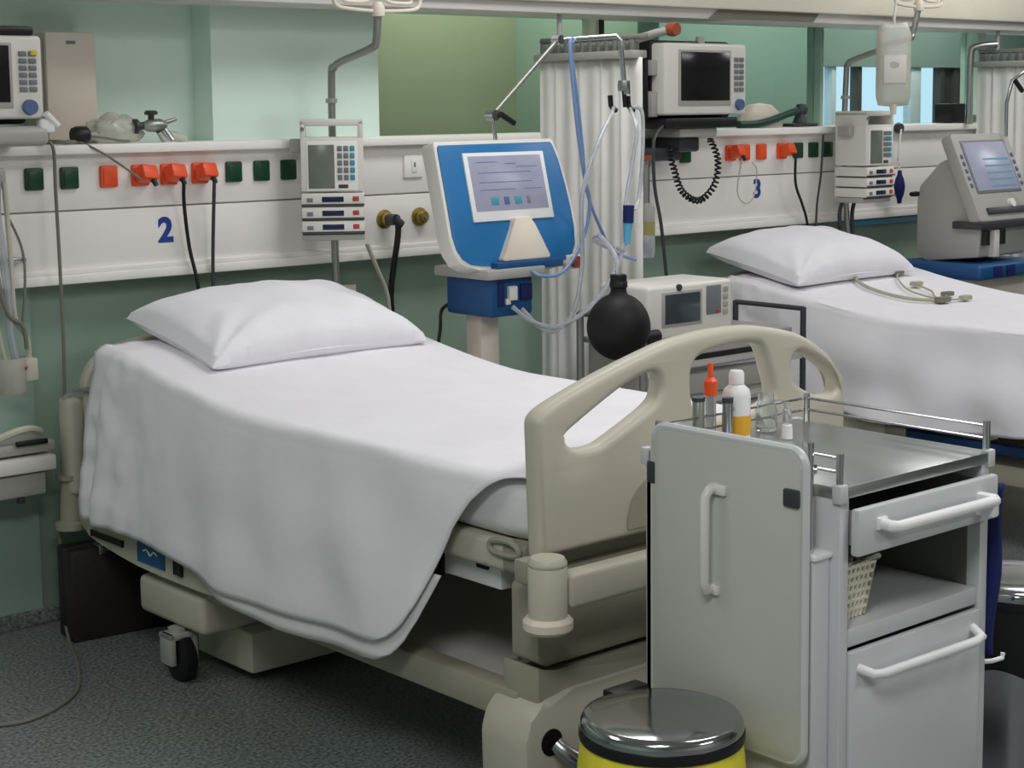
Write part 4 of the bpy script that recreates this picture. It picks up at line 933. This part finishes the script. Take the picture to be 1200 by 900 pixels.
# ================================================================== INFUSION PUMPS ON POLES
def infusion(cx, yaw_deg, dep, label_pump, label_pole, pole_pts, hook_dir, dup_pole=None):
    c0 = Vector((cx, 4.62, 0))
    t = thing('infusion_pump', (cx, 4.70, 1.185), label_pump, 'infusion pump', 'infusion pumps on poles')
    Rm = Matrix.Translation((cx, 4.70, 1.187)) @ Matrix.Rotation(math.radians(yaw_deg), 4, 'Z') @ Matrix.Diagonal((0.8, dep, 1, 1))
    def bx(mb, x0, x1, y0, y1, z0, z1, bev=0.004): return mb.box(x0, x1, y0, y1, z0, z1, bev, m=Rm)
    h = 0.130
    mb = MB(); bx(mb, -h, h, -0.08, 0.05, 0.145, 0.325, 0.008)
    bx(mb, -h, -h + 0.022, -0.08, 0.05, 0.32, 0.382, 0.006); bx(mb, h - 0.022, h, -0.08, 0.05, 0.32, 0.382, 0.006); bx(mb, -h, h, -0.08, 0.05, 0.362, 0.385, 0.006)
    hd = mb.build('control_head', 'device_white', t)
    mb = MB(); bx(mb, -0.105, 0.105, -0.083, -0.078, 0.148, 0.312, 0.002); mb.build('face_plate', 'panel', hd)
    mb = MB(); bx(mb, -0.098, 0.010, -0.086, -0.081, 0.155, 0.300, 0.002); mb.build('screen', 'screen_olive', hd)
    for j in range(5):
        for i in range(3):
            mb = MB(); bx(mb, 0.022 + i * 0.026, 0.042 + i * 0.026, -0.087, -0.082, 0.182 + j * 0.024, 0.200 + j * 0.024, 0.002)
            mb.build('key', ('key_grey', 'key_grey', 'key_teal')[i], hd)
    mb = MB(); bx(mb, 0.025, 0.065, -0.087, -0.082, 0.156, 0.168, 0.002); mb.build('brand_strip', 'device_dark', hd)
    mb = MB(); bx(mb, -0.12, -0.102, -0.086, -0.078, 0.340, 0.352, 0.002) if False else mb.cyl(Rm @ Vector((-0.12, -0.079, 0.352)), Rm @ Vector((-0.12, -0.084, 0.352)), 0.007); mb.build('indicator', 'key_grey', hd)
    for k in range(3):
        z0 = 0.098 - k * 0.046
        mb = MB(); bx(mb, -h, h, -0.085, 0.05, z0, z0 + 0.042, 0.006); ch = mb.build('pump_channel', 'device_white', t)
        mb = MB(); bx(mb, -h + 0.002, h - 0.002, -0.075, 0.04, z0 - 0.005, z0 + 0.003, 0); mb.build('channel_gap', 'device_dark', ch)
        mb = MB(); bx(mb, -0.045, 0.045, -0.088, -0.083, z0 + 0.012, z0 + 0.030, 0.002); mb.build('display', 'display_navy', ch)
        mb = MB(); bx(mb, 0.082, 0.108, -0.088, -0.083, z0 + 0.014, z0 + 0.030, 0.002); mb.build('red_key', 'key_red', ch)
        mb = MB(); bx(mb, -0.108, -0.082, -0.088, -0.083, z0 + 0.012, z0 + 0.026, 0.002); mb.build('key', 'key_grey', ch)
        mb = MB(); bx(mb, -h, h, -0.088, -0.083, z0 + 0.001, z0 + 0.006, 0); mb.build('channel_lip', 'device_dark', ch)
    mb = MB(); bx(mb, -h, h, -0.07, 0.05, -0.018, 0.006, 0.004); mb.build('pump_foot', 'device_grey', t)
    mb = MB(); bx(mb, -h - 0.045, -h + 0.005, -0.03, 0.02, 0.275, 0.32, 0.006); mb.build('side_clamp', 'device_grey', t)
    p = thing('drip_pole', (pole_pts[0][0], pole_pts[0][1], pole_pts[0][2]), label_pole, 'drip pole', 'bent drip poles by the beds')
    MB().tube(pole_pts, 0.013, 12, 6).build('pole', 'grey_pole', p)
    lo = pole_pts[1]
    MB().cyl((pole_pts[0][0], pole_pts[0][1], 0.55), (pole_pts[0][0], pole_pts[0][1], 1.0), 0.018, n=14).build('pole_sleeve', 'steel', p)
    e = Vector(pole_pts[-1])
    MB().cyl((lo[0], lo[1], 1.625), (lo[0], lo[1], 1.64), 0.020).build('pole_collar', 'device_grey', p)
    MB().lathe([(0, -0.02), (0.022, -0.016), (0.024, 0.01), (0.014, 0.03), (0, 0.03)], e, 16).build('hook_hub', 'cream', p)
    for s in (-1, 1):
        lp = [(0.01, 0.0), (0.10, 0.004), (0.158, 0.012), (0.175, 0.035), (0.170, 0.06), (0.15, 0.068), (0.135, 0.055), (0.137, 0.035), (0.12, 0.028), (0.05, 0.03), (0.01, 0.05)]
        MB().tube([e + Vector((hook_dir[0] * s * a, hook_dir[1] * s * a, z)) for a, z in lp], 0.0065, 8, 4).build('bag_hook', 'cream', p)
    MB().box(pole_pts[0][0] - 0.02, pole_pts[0][0] + 0.02, pole_pts[0][1] - 0.02, YW, 0.62, 0.66, 0.004).build('wall_clamp', 'steel', p)
    return t
infusion(3.295, -36, 0.75, 'white infusion pump stack facing forward above the nearer pillow', 'grey bent drip pole with cream hooks behind the forward facing pump',
         [(3.36, 4.785, 0.56), (3.352, 4.778, 1.30), (3.352, 4.775, 1.70), (3.35, 4.755, 1.742), (3.348, 4.71, 1.762), (3.346, 4.54, 1.80), (3.347, 4.51, 1.825), (3.348, 4.50, 1.918)], (1, 0))
infusion(6.150, 2, 1.3, 'cream infusion pump stack turned sideways above the background pillow', 'pale bent drip pole holding the hanging fluid bag at right',
         [(6.235, 4.785, 0.56), (6.14, 4.78, 1.30), (6.145, 4.78, 1.73), (6.146, 4.77, 1.775), (6.155, 4.74, 1.80), (6.235, 4.53, 1.875), (6.26, 4.51, 1.91), (6.285, 4.50, 2.02)], (1, 0))
for y, z in ((4.775, 1.30),):
    pass
# drip bag on the right pole
Ib = thing('fluid_bag', (6.11, 4.50, 1.56), 'translucent drip bag hanging from the right hand bent pole', 'drip bag')
mb = MB()
def bagp(u, v, s):
    a = 2 * u - 1; hgt = v
    wd = 0.078 * (1 - 0.25 * sstep(0.85, 1.0, v)) * (1 - 0.12 * sstep(0.12, 0.0, v)); tk = 0.022 * max(0.0, (1 - a ** 4)) ** 0.5 * max(0.0, math.sin(math.pi * min(1, max(0, v)))) ** 0.4
    return Vector((6.11 + a * wd * 0.82 + s * tk * 0.6, 4.50 - a * wd * 0.57 + s * tk, 1.59 + 0.355 * v + 0.006 * a * a))
mb.grid(16, 24, lambda u, v: bagp(u, v, 1)); mb.grid(16, 24, lambda u, v: bagp(u, v, -1)); bmesh.ops.remove_doubles(mb.bm, verts=mb.bm.verts[:], dist=0.0008)
mb.build('bag_body', 'bag_plastic', Ib)
MB().box(-0.05, 0.05, -0.0255, -0.0235, 0.10, 0.22, 0.001, m=Matrix.Translation((6.11, 4.50, 1.59)) @ Matrix.Rotation(math.radians(-35), 4, 'Z')).build('bag_label', 'device_white', Ib)
MB().tube([(6.11, 4.50, 1.94), (6.112, 4.50, 1.98), (6.118, 4.50, 2.02), (6.125, 4.50, 2.05)], 0.006, 8, 4).build('bag_hanger', 'white_plastic', Ib)
MB().cyl((6.11, 4.50, 1.60), (6.115, 4.50, 1.555), 0.016, 0.012).build('bag_port', 'cream', Ib)

# ================================================================== WALL MONITORS
def monitor(x1, xw, y, z0, z1, label, full=True):
    x0 = x1 - xw
    t = thing('wall_monitor', ((x0 + x1) / 2, y + 0.1, z0 - 0.05), label, 'monitor', 'bedside monitors on wall brackets')
    hh = z1 - z0
    MB().box(x0, x1, y, y + 0.10, z0, z1, 0.012, 3).build('front_case', 'device_white', t)
    MB().box(x0 - 0.012, x1 - 0.02, y + 0.07, y + 0.20, z0 - 0.015, z1 + 0.012, 0.014).build('rear_case', 'black', t)
    MB().box(x0 + xw * 0.155, x0 + xw * 0.795, y - 0.004, y + 0.004, z0 + hh * 0.13, z1 - hh * 0.09, 0.003).build('screen_bezel', 'device_grey', t)
    MB().box(x0 + xw * 0.18, x0 + xw * 0.775, y - 0.006, y, z0 + hh * 0.20, z1 - hh * 0.12, 0.002).build('screen', 'screen_black', t)
    kx = x0 + xw * 0.84
    for j in range(6):
        for i in range(2):
            MB().box(kx + i * xw * 0.065, kx + xw * 0.05 + i * xw * 0.065, y - 0.005, y + 0.002, z1 - hh * 0.25 - j * hh * 0.085, z1 - hh * 0.19 - j * hh * 0.085, 0.002).build('key', 'key_grey', t)
    MB().lathe([(0, 0), (xw * 0.05, 0), (xw * 0.045, 0.016), (0, 0.016)], (kx + xw * 0.06, y + 0.001, z0 + hh * 0.14), 20, axis='y').build('control_dial', 'key_blue', t)
    return t, x0
mn, mx0 = monitor(5.27, 0.475, 4.60, 1.566, 1.846, 'white fronted monitor with dark screen on a black bracket above number 3')
MB().box(4.80, 5.22, 4.60, 4.80, 1.515, 1.556, 0.008).build('mount_tray', 'black', mn)
MB().box(4.90, 5.12, 4.62, 4.84, 1.478, 1.516, 0.01).build('mount_plate', 'device_grey', mn)
MB().box(4.94, 5.06, 4.66, 4.88, 1.42, 1.48, 0.012).build('bracket_block', 'device_dark', mn)
MB().box(4.76, 5.00, 4.70, 4.84, 1.385, 1.44, 0.012).build('bracket_arm', 'device_dark', mn)
MB().box(4.745, 4.765, 4.66, 4.72, 1.55, 1.78, 0.004).build('side_bar', 'black', mn)
MB().cyl((5.08, 4.68, 1.845), (5.08, 4.68, 1.875), 0.018).build('alarm_lamp', 'device_grey', mn)
for z0_, z1_ in ((1.56, 1.66), (1.72, 1.78)): MB().box(4.765, 4.80, 4.64, 4.70, z0_, z1_, 0.006).build('side_connector', 'device_grey', mn)
# coiled black cord
pts = []; path = cat([(5.05, 4.60, 1.47), (5.065, 4.57, 1.39), (5.035, 4.56, 1.29), (4.945, 4.56, 1.232), (4.86, 4.57, 1.27), (4.825, 4.58, 1.355), (4.81, 4.60, 1.44)], 40)
for i, p in enumerate(path):
    d_ = (path[min(i + 1, len(path) - 1)] - path[max(i - 1, 0)]).normalized()
    ax = Vector((0, 1, 0)); bx_ = d_.cross(ax).normalized(); a = i * 2 * math.pi / 7.2
    pts.append(p + (ax * math.cos(a) + bx_ * math.sin(a)) * 0.011)
single(MB().tube(pts, 0.0042, 6), 'coiled_cord', 'black', (4.93, 4.56, 1.23), 'black coiled cord looping below the monitor above number 3', 'cord')
mn, mx0 = monitor(2.222, 0.46, 4.60, 1.585, 1.822, 'white monitor with black screen cut by the left edge of the picture')
MB().box(2.184, 2.202, 4.592, 4.60, 1.765, 1.78, 0.001).build('yellow_tag', 'yellow_tag', mn)
MB().box(1.72, 2.20, 4.60, 4.80, 1.822, 1.848, 0.008).build('top_cover', 'black', mn)
MB().box(1.78, 2.23, 4.585, 4.80, 1.507, 1.565, 0.02, 3).build('mount_tray', 'device_grey', mn)
MB().box(1.85, 2.15, 4.70, 4.86, 1.505, 1.51, 0.0).build('mount_foot', 'device_grey', mn)
MB().box(2.205, 2.25, 4.592, 4.63, 1.545, 1.585, 0.006).cyl((2.22, 4.59, 1.60), (2.26, 4.60, 1.565), 0.01).build('probe_plug', 'white_plastic', mn)

# things on the panel shelf (left)
cb = thing('beige_wall_box', (2.50, 4.98, 1.505), 'tall beige box standing on the panel shelf behind the left monitor', 'box')
MB().box(2.405, 2.575, 4.955, 5.05, 1.505, 1.852, 0.006).build('case', 'cream', cb)
MB().box(2.475, 2.505, 4.951, 4.957, 1.815, 1.825, 0.001).build('mark', 'key_grey', cb)
MB().box(2.37, 2.405, 4.97, 5.05, 1.505, 1.83, 0.006).build('side_flange', 'key_blue' if False else 'device_grey', cb)
rb = thing('rubber_cup', (2.45, 4.82, 1.505), 'round black rubber cup lying on the shelf beside the left monitor', 'rubber cup')
MB().lathe([(0, -0.026), (0.022, -0.026), (0.027, -0.012), (0.027, 0.018), (0.021, 0.026), (0.012, 0.02), (0, 0.018)], (2.452, 4.84, 1.533), 24, axis='x').build('cup', 'black', rb)
MB().tube([(2.44, 4.835, 1.514), (2.40, 4.815, 1.511), (2.36, 4.82, 1.514), (2.33, 4.85, 1.512)], 0.007, 8, 4).build('tube', 'hose_grey', rb)
MB().tube([(2.46, 4.84, 1.53), (2.52, 4.83, 1.524), (2.58, 4.82, 1.513), (2.62, 4.84, 1.511)], 0.004, 8, 4).build('thin_tube', 'hose_grey', rb)
pb = thing('clear_bag', (2.60, 4.90, 1.505), 'crumpled translucent plastic bag on the shelf left of the metal valve', 'plastic bag')
mb = MB(); bmesh.ops.create_icosphere(mb.bm, subdivisions=4, radius=1.0)
for v in mb.bm.verts:
    k = 1 + 0.20 * noise.noise(v.co * 2.3) + 0.08 * noise.noise(v.co * 6)
    v.co = Vector((2.60 + v.co.x * 0.095 * k, 4.90 + v.co.y * 0.05 * k, 1.508 + max(0, (v.co.z + 0.55)) * 0.055 * k))
mb.build('bag', 'bag_plastic', pb)
vv = thing('metal_valve', (2.74, 4.87, 1.505), 'grey metal breathing valve with knobs on the shelf above the orange plugs', 'valve')
MB().lathe([(0, -0.04), (0.012, -0.04), (0.020, -0.02), (0.022, 0.02), (0.014, 0.04), (0, 0.045)], (2.72, 4.86, 1.558), 18, axis='x').build('valve_body', 'grey_pole', vv)
MB().cyl((2.655, 4.86, 1.556), (2.69, 4.86, 1.558), 0.016, 0.010).cyl((2.648, 4.86, 1.556), (2.658, 4.86, 1.556), 0.024).build('valve_inlet', 'device_dark', vv)
MB().cyl((2.71, 4.86, 1.575), (2.71, 4.86, 1.594), 0.010).lathe([(0, 0), (0.020, 0), (0.022, 0.008), (0.016, 0.014), (0, 0.014)], (2.71, 4.86, 1.592), 16).build('valve_knob', 'device_dark', vv)
MB().cyl((2.74, 4.85, 1.545), (2.765, 4.85, 1.508), 0.020, 0.022).build('valve_outlet', 'chrome', vv)
MB().cyl((2.755, 4.86, 1.565), (2.80, 4.86, 1.578), 0.008, 0.006).build('valve_spout', 'grey_pole', vv)
MB().tube([(2.765, 4.87, 1.525), (2.81, 4.88, 1.522), (2.845, 4.88, 1.510)], 0.018, 10, 4, r_end=0.012).build('valve_cloth', 'bag_plastic', vv)
# resuscitator on the shelf (middle)
rs = thing('breathing_mask', (5.75, 4.88, 1.505), 'cream domed mask with dark green strap on the shelf above number 3', 'mask')
MB().lathe([(0.0, 0.0), (0.13, 0.0), (0.135, 0.012), (0.11, 0.06), (0.07, 0.09), (0, 0.10)], (5.72, 4.92, 1.508), 28, m=Matrix.Diagonal((1.1, 0.42, 1.05, 1))).build('dome', 'cream', rs)
MB().tube([(5.50, 4.845, 1.520), (5.60, 4.835, 1.522), (5.72, 4.84, 1.540), (5.83, 4.85, 1.565), (5.90, 4.86, 1.574)], 0.018, 10, 5).build('green_strap', 'dark_green', rs)
MB().box(5.86, 6.03, 4.84, 4.92, 1.506, 1.522, 0.006).cyl((5.935, 4.87, 1.52), (5.94, 4.87, 1.56), 0.034, 0.022).lathe([(0, -0.028), (0.026, -0.016), (0.03, 0.006), (0.02, 0.026), (0, 0.03)], (5.945, 4.87, 1.578), 18).build('connector', 'device_dark', rs)
# small dark items by the window ledge
dk = thing('black_box', (7.13, 4.88, 1.505), 'small black device on the shelf at the right below the dark blind', 'device')
MB().box(7.04, 7.16, 4.84, 4.94, 1.506, 1.60, 0.008).build('case', 'black', dk)
MB().box(7.16, 7.28, 4.85, 4.95, 1.506, 1.545, 0.01).build('cradle', 'device_grey', dk)
kb = thing('panel_hook', (6.555, 4.80, 1.49), 'black knob hook fixed at the panel edge right of the sideways pump', 'hook')
MB().lathe([(0, 0), (0.022, 0), (0.026, 0.012), (0.02, 0.03), (0, 0.03)], (6.555, 4.806, 1.49), 18, axis='y').build('knob', 'device_dark', kb)
MB().box(6.547, 6.563, 4.79, 4.81, 1.47, 1.51, 0.003).build('knob_plate', 'steel', kb)
bb = thing('squeeze_bulb', (6.537, 4.77, 1.14), 'navy squeeze bulb hanging on a white tube from the black knob', 'bulb')
MB().tube([(6.55, 4.775, 1.485), (6.53, 4.772, 1.38), (6.535, 4.77, 1.285)], 0.005, 8, 4).build('tube', 'white_plastic', bb)
MB().lathe([(0, 0), (0.010, 0.002), (0.012, 0.022), (0.021, 0.045), (0.026, 0.08), (0.020, 0.115), (0.011, 0.135), (0.009, 0.155), (0, 0.156)], (6.537, 4.77, 1.14), 22).build('bulb', 'navy', bb)
MB().cyl((6.532, 4.77, 1.33), (6.532, 4.77, 1.355), 0.011).build('tube_clip', 'white_plastic', bb)
single(MB().box(6.36, 6.92, 4.895, YW, 1.040, 1.066, 0.004), 'reflection_bar', 'sky_blue', (6.64, 4.92, 1.04), 'pale blue bar standing for a reflection on the wall below the panel at right', 'reflection')  # solid blue bar modelled in place of a reflection on the wall
for x, l, zz in ((6.085, 'dark bundle of cables hanging under the sideways pump, left strand', 0.95), (6.175, 'dark cable hanging under the sideways pump, right strand', 0.90)):
    single(MB().tube([(x + 0.03, 4.76, 1.20), (x + 0.005, 4.765, 1.12), (x + 0.012, 4.765, 1.03), (x + 0.02, 4.765, zz)], 0.009, 8, 4), 'black_cable', 'device_dark', (x, 4.765, zz), l, 'cable')

# ================================================================== GREY VENTILATOR (bed 3)
V2 = thing('ventilator', (6.65, 4.45, 0), 'grey ventilator with tilted screen at right beyond the background bed', 'ventilator')
m, L2 = tilt_frame((6.335, 4.195, 1.09), (6.335, 4.363, 1.468), 0.5); W2 = 0.44
Mx = m
mb = MB(); mb.prism(rrect(0, W2, 0, L2, 0.02, 4), -0.055, 0.0, 'z', 0.006, m=Mx); mb.build('screen_head', 'device_grey', V2)
mb = MB(); mb.box(0.05, W2 - 0.05, 0.13, L2 - 0.035, -0.002, 0.004, 0.002, m=Mx); mb.build('screen_bezel', 'key_grey', V2)
mb = MB(); mb.box(0.06, W2 - 0.06, 0.14, L2 - 0.045, 0.003, 0.006, 0.001, m=Mx); sc = mb.build('screen', 'screen_grey', V2)
for k in range(5):
    mb = MB(); mb.box(0.17, W2 - 0.075, 0.155 + k * 0.032, 0.163 + k * 0.032, 0.0055, 0.0068, 0, m=Mx); mb.build('trace_line', 'key_teal', sc)
for sx in (0.018, W2 - 0.034):
    for k in range(5):
        mb = MB(); mb.box(sx, sx + 0.016, 0.16 + k * 0.034, 0.178 + k * 0.034, 0, 0.005, 0.002, m=Mx); mb.build('key', 'key_blue', V2)
mb = MB(); mb.lathe([(0, 0), (0.022, 0), (0.02, 0.014), (0, 0.015)], Mx @ Vector((W2 * 0.62, 0.075, 0.0)), 18, m=Mx.to_3x3().to_4x4()); mb.build('control_dial', 'device_white', V2)
mb = MB(); mb.box(0.07, W2 - 0.08, 0.03, 0.06, 0, 0.01, 0.003, m=Mx); mb.build('front_slot', 'device_dark', V2)
MB().prism([(4.225, 1.09), (4.30, 1.25), (4.395, 1.36), (4.44, 1.34), (4.54, 1.24), (4.555, 1.18), (4.555, 0.93), (4.50, 0.90), (4.23, 0.93), (4.22, 1.06)], 6.37, 6.74, 'x', 0.012).build('side_body', 'device_grey', V2)
MB().box(6.33, 6.78, 4.19, 4.34, 1.055, 1.088, 0.006).build('tray', 'device_dark', V2)
for x in (6.40, 6.52): MB().cyl((x, 4.215, 1.05), (x, 4.215, 0.985), 0.02).build('outlet_port', 'black', V2)
MB().box(6.45, 6.49, 4.20, 4.26, 0.93, 1.05, 0.004).build('side_filter', 'device_white', V2)
MB().box(6.30, 6.80, 4.17, 4.62, 0.835, 0.905, 0.02, 3).build('blue_bumper', 'deep_blue', V2)
for x in (6.40, 6.50): MB().box(x, x + 0.06, 4.162, 4.172, 0.845, 0.895, 0.003).build('bumper_clip', 'navy', V2)
MB().box(6.36, 6.76, 4.24, 4.56, 0.12, 0.84, 0.01).build('cabinet', 'cream', V2)
for x in (6.40, 6.72):
    for y in (4.28, 4.52): MB().lathe([(0, -0.014), (0.05, -0.014), (0.056, 0), (0.05, 0.014), (0, 0.014)], (x, y, 0.056), 18, axis='x').box(x - 0.02, x + 0.02, y - 0.02, y + 0.02, 0.06, 0.125).build('wheel', 'black', V2)
MB().lathe([(0, -0.03), (0.010, -0.03), (0.012, 0), (0.01, 0.03), (0, 0.03)], (6.352, 4.55, 1.20), 14, axis='x').build('side_knob', 'black', V2)
MB().tube([(6.72, 4.33, 1.45), (6.72, 4.33, 1.60), (6.73, 4.31, 1.70), (6.78, 4.28, 1.74)], 0.008, 10).build('support_arm', 'chrome', V2)
MB().box(-0.005, 0.08, -0.008, 0.008, -0.010, 0.010, 0.004, m=Matrix.Translation((6.735, 4.30, 1.70)) @ Matrix.Rotation(math.radians(38), 4, 'Y')).build('arm_lever', 'black', V2)
MB().tube([(7.10, 4.78, 1.50), (7.10, 4.78, 1.82), (7.12, 4.76, 1.87), (7.2, 4.70, 1.88)], 0.017, 10, 4).build('drip_rod', 'steel', thing('drip_pole', (7.10, 4.78, 1.50), 'short grey bent pole standing by the curtain at far right', 'drip pole'))

# ECG leads lying on the background bed
lead = thing('ecg_leads', (5.68, 4.05, 0.815), 'beige cable with clip leads lying across the background bed', 'cable')
def bed2z(y): return 0.818 + hz(y) + 0.016 * sstep(4.2, 4.55, y)
mb = MB()
mb.tube([(x, y, bed2z(y)) for x, y in ((5.78, 4.35), (5.66, 4.34), (5.58, 4.24), (5.545, 4.10), (5.57, 3.99), (5.66, 3.92))], 0.007, 8, 6)
mb.build('trunk_cable', 'cable_beige', lead)
for k, pp in enumerate((((5.66, 3.92), (5.72, 4.0), (5.79, 4.06), (5.84, 4.17)), ((5.66, 3.92), (5.74, 3.96), (5.80, 3.99)), ((5.66, 3.92), (5.74, 3.91), (5.80, 3.905)), ((5.66, 3.92), (5.70, 4.1), (5.84, 4.26), (5.93, 4.33)))):
    MB().tube([(x, y, bed2z(y)) for x, y in pp], 0.004, 6, 5).build('lead_wire', 'cable_beige', lead)
    x, y = pp[-1]; MB().box(x - 0.028, x + 0.028, y - 0.016, y + 0.016, bed2z(y) - 0.006, bed2z(y) + 0.012, 0.005).build('clip', ('cable_beige', 'hose_grey')[k % 2], lead)
MB().box(5.63, 5.70, 3.90, 3.94, bed2z(3.9) - 0.006, bed2z(3.9) + 0.016, 0.006).build('splitter', 'hose_grey', lead)

# ================================================================== LEFT EDGE: tubes, suction set, shelf unit, case
single(MB().tube([(2.30, 4.80, 1.512), (2.333, 4.786, 1.50), (2.336, 4.785, 1.364), (2.34, 4.785, 1.091), (2.342, 4.79, 0.829), (2.330, 4.80, 0.50), (2.31, 4.80, 0.30), (2.28, 4.72, 0.03), (2.18, 4.45, 0.008), (2.05, 4.22, 0.006), (1.86, 4.12, 0.006), (1.72, 4.2, 0.006)], 0.0055, 8, 6), 'hanging_tube', 'hose_grey', (2.34, 4.785, 0.0), 'thin grey tube hanging from the shelf down to the floor left of the bed', 'tube')
su = thing('suction_set', (2.165, 4.80, 0.75), 'hanging clear suction tubes and cup at the left edge of the wall panel', 'suction tubes')
for pts_, r_, mm in (([(2.155, 4.79, 1.42), (2.14, 4.77, 1.30), (2.16, 4.77, 1.1), (2.165, 4.77, 0.95), (2.18, 4.77, 0.86)], 0.012, 'hose_clear'),
                     ([(2.175, 4.79, 1.40), (2.18, 4.78, 1.2), (2.185, 4.78, 1.0), (2.22, 4.78, 0.93), (2.225, 4.78, 0.85)], 0.008, 'tube_pale'),
                     ([(2.13, 4.79, 1.38), (2.125, 4.78, 1.1), (2.13, 4.78, 0.98), (2.15, 4.78, 0.87)], 0.007, 'tube_pale'),
                     ([(2.18, 4.80, 1.31), (2.225, 4.80, 1.205), (2.232, 4.80, 1.102), (2.215, 4.80, 0.95)], 0.004, 'hose_grey'),
                     ([(2.12, 4.77, 1.2), (2.15, 4.76, 1.02), (2.20, 4.76, 0.97), (2.21, 4.76, 0.90)], 0.007, 'hose_grey')):
    MB().tube(pts_, r_, 8, 5).build('tube', mm, su)
MB().lathe([(0, 0.0), (0.038, 0.0), (0.045, 0.01), (0.05, 0.11), (0.046, 0.11), (0.04, 0.015), (0, 0.012)], (2.17, 4.79, 0.765), 24).build('cup', 'bag_plastic', su)
MB().box(2.195, 2.245, 4.76, 4.80, 0.80, 0.87, 0.006).build('clip_block', 'tube_pale', su)
MB().cyl((2.185, 4.78, 0.82), (2.20, 4.755, 0.85), 0.010).build('stopper', 'brown_red', su)
MB().box(2.15, 2.24, 4.80, 4.855, 1.155, 1.17, 0.003).build('wall_hook', 'steel', su)
MB().box(2.10, 2.19, 4.80, 4.855, 1.38, 1.44, 0.01).build('regulator', 'device_grey', su)
dv = thing('wall_rack', (2.12, 4.85, 0.47), 'low grey wall rack holding folded items at the left edge', 'rack')
MB().box(1.85, 2.262, 4.70, 4.92, 0.535, 0.580, 0.006).build('upper_tray', 'device_white', dv)
MB().box(1.85, 2.235, 4.72, 4.92, 0.46, 0.530, 0.008).build('lower_box', 'device_grey', dv)
MB().box(1.85, 2.27, 4.72, 4.92, 0.588, 0.622, 0.008).build('folded_cloth', 'device_grey', dv)
MB().tube([(2.06, 4.74, 0.63), (2.14, 4.72, 0.66), (2.20, 4.74, 0.66), (2.25, 4.78, 0.64)], 0.012, 8, 4).build('coiled_tube', 'tube_pale', dv)
MB().box(2.14, 2.24, 4.705, 4.72, 0.617, 0.632, 0.003).build('black_clip', 'black', dv)
MB().cyl((2.16, 4.74, 0.462), (2.16, 4.74, 0.44), 0.012).build('drain_nozzle', 'device_dark', dv)
cs = thing('suitcase', (2.40, 4.69, 0), 'dark brown hard case standing on the floor under the head of the bed', 'suitcase')
Rz = Matrix.Translation((2.27, 4.655, 0.0)) @ Matrix.Rotation(math.radians(-6), 4, 'Z')
MB().box(0.0, 0.46, 0.0, 0.055, 0.0, 0.285, 0.008, m=Rz).build('case_front', 'suitcase', cs)
MB().box(0.0, 0.46, 0.063, 0.12, 0.0, 0.285, 0.008, m=Rz).build('case_back', 'suitcase', cs)
MB().box(0.004, 0.456, 0.05, 0.068, 0.004, 0.281, 0.002, m=Rz).build('case_band', 'device_dark', cs)
MB().tube([Rz @ Vector(p) for p in ((0.17, 0.06, 0.284), (0.175, 0.06, 0.305), (0.285, 0.06, 0.305), (0.29, 0.06, 0.284))], 0.007, 8).build('case_handle', 'black', cs)
for xx in (0.09, 0.35): MB().box(xx, xx + 0.035, -0.004, 0.06, 0.262, 0.289, 0.002, m=Rz).build('case_latch', 'steel', cs)
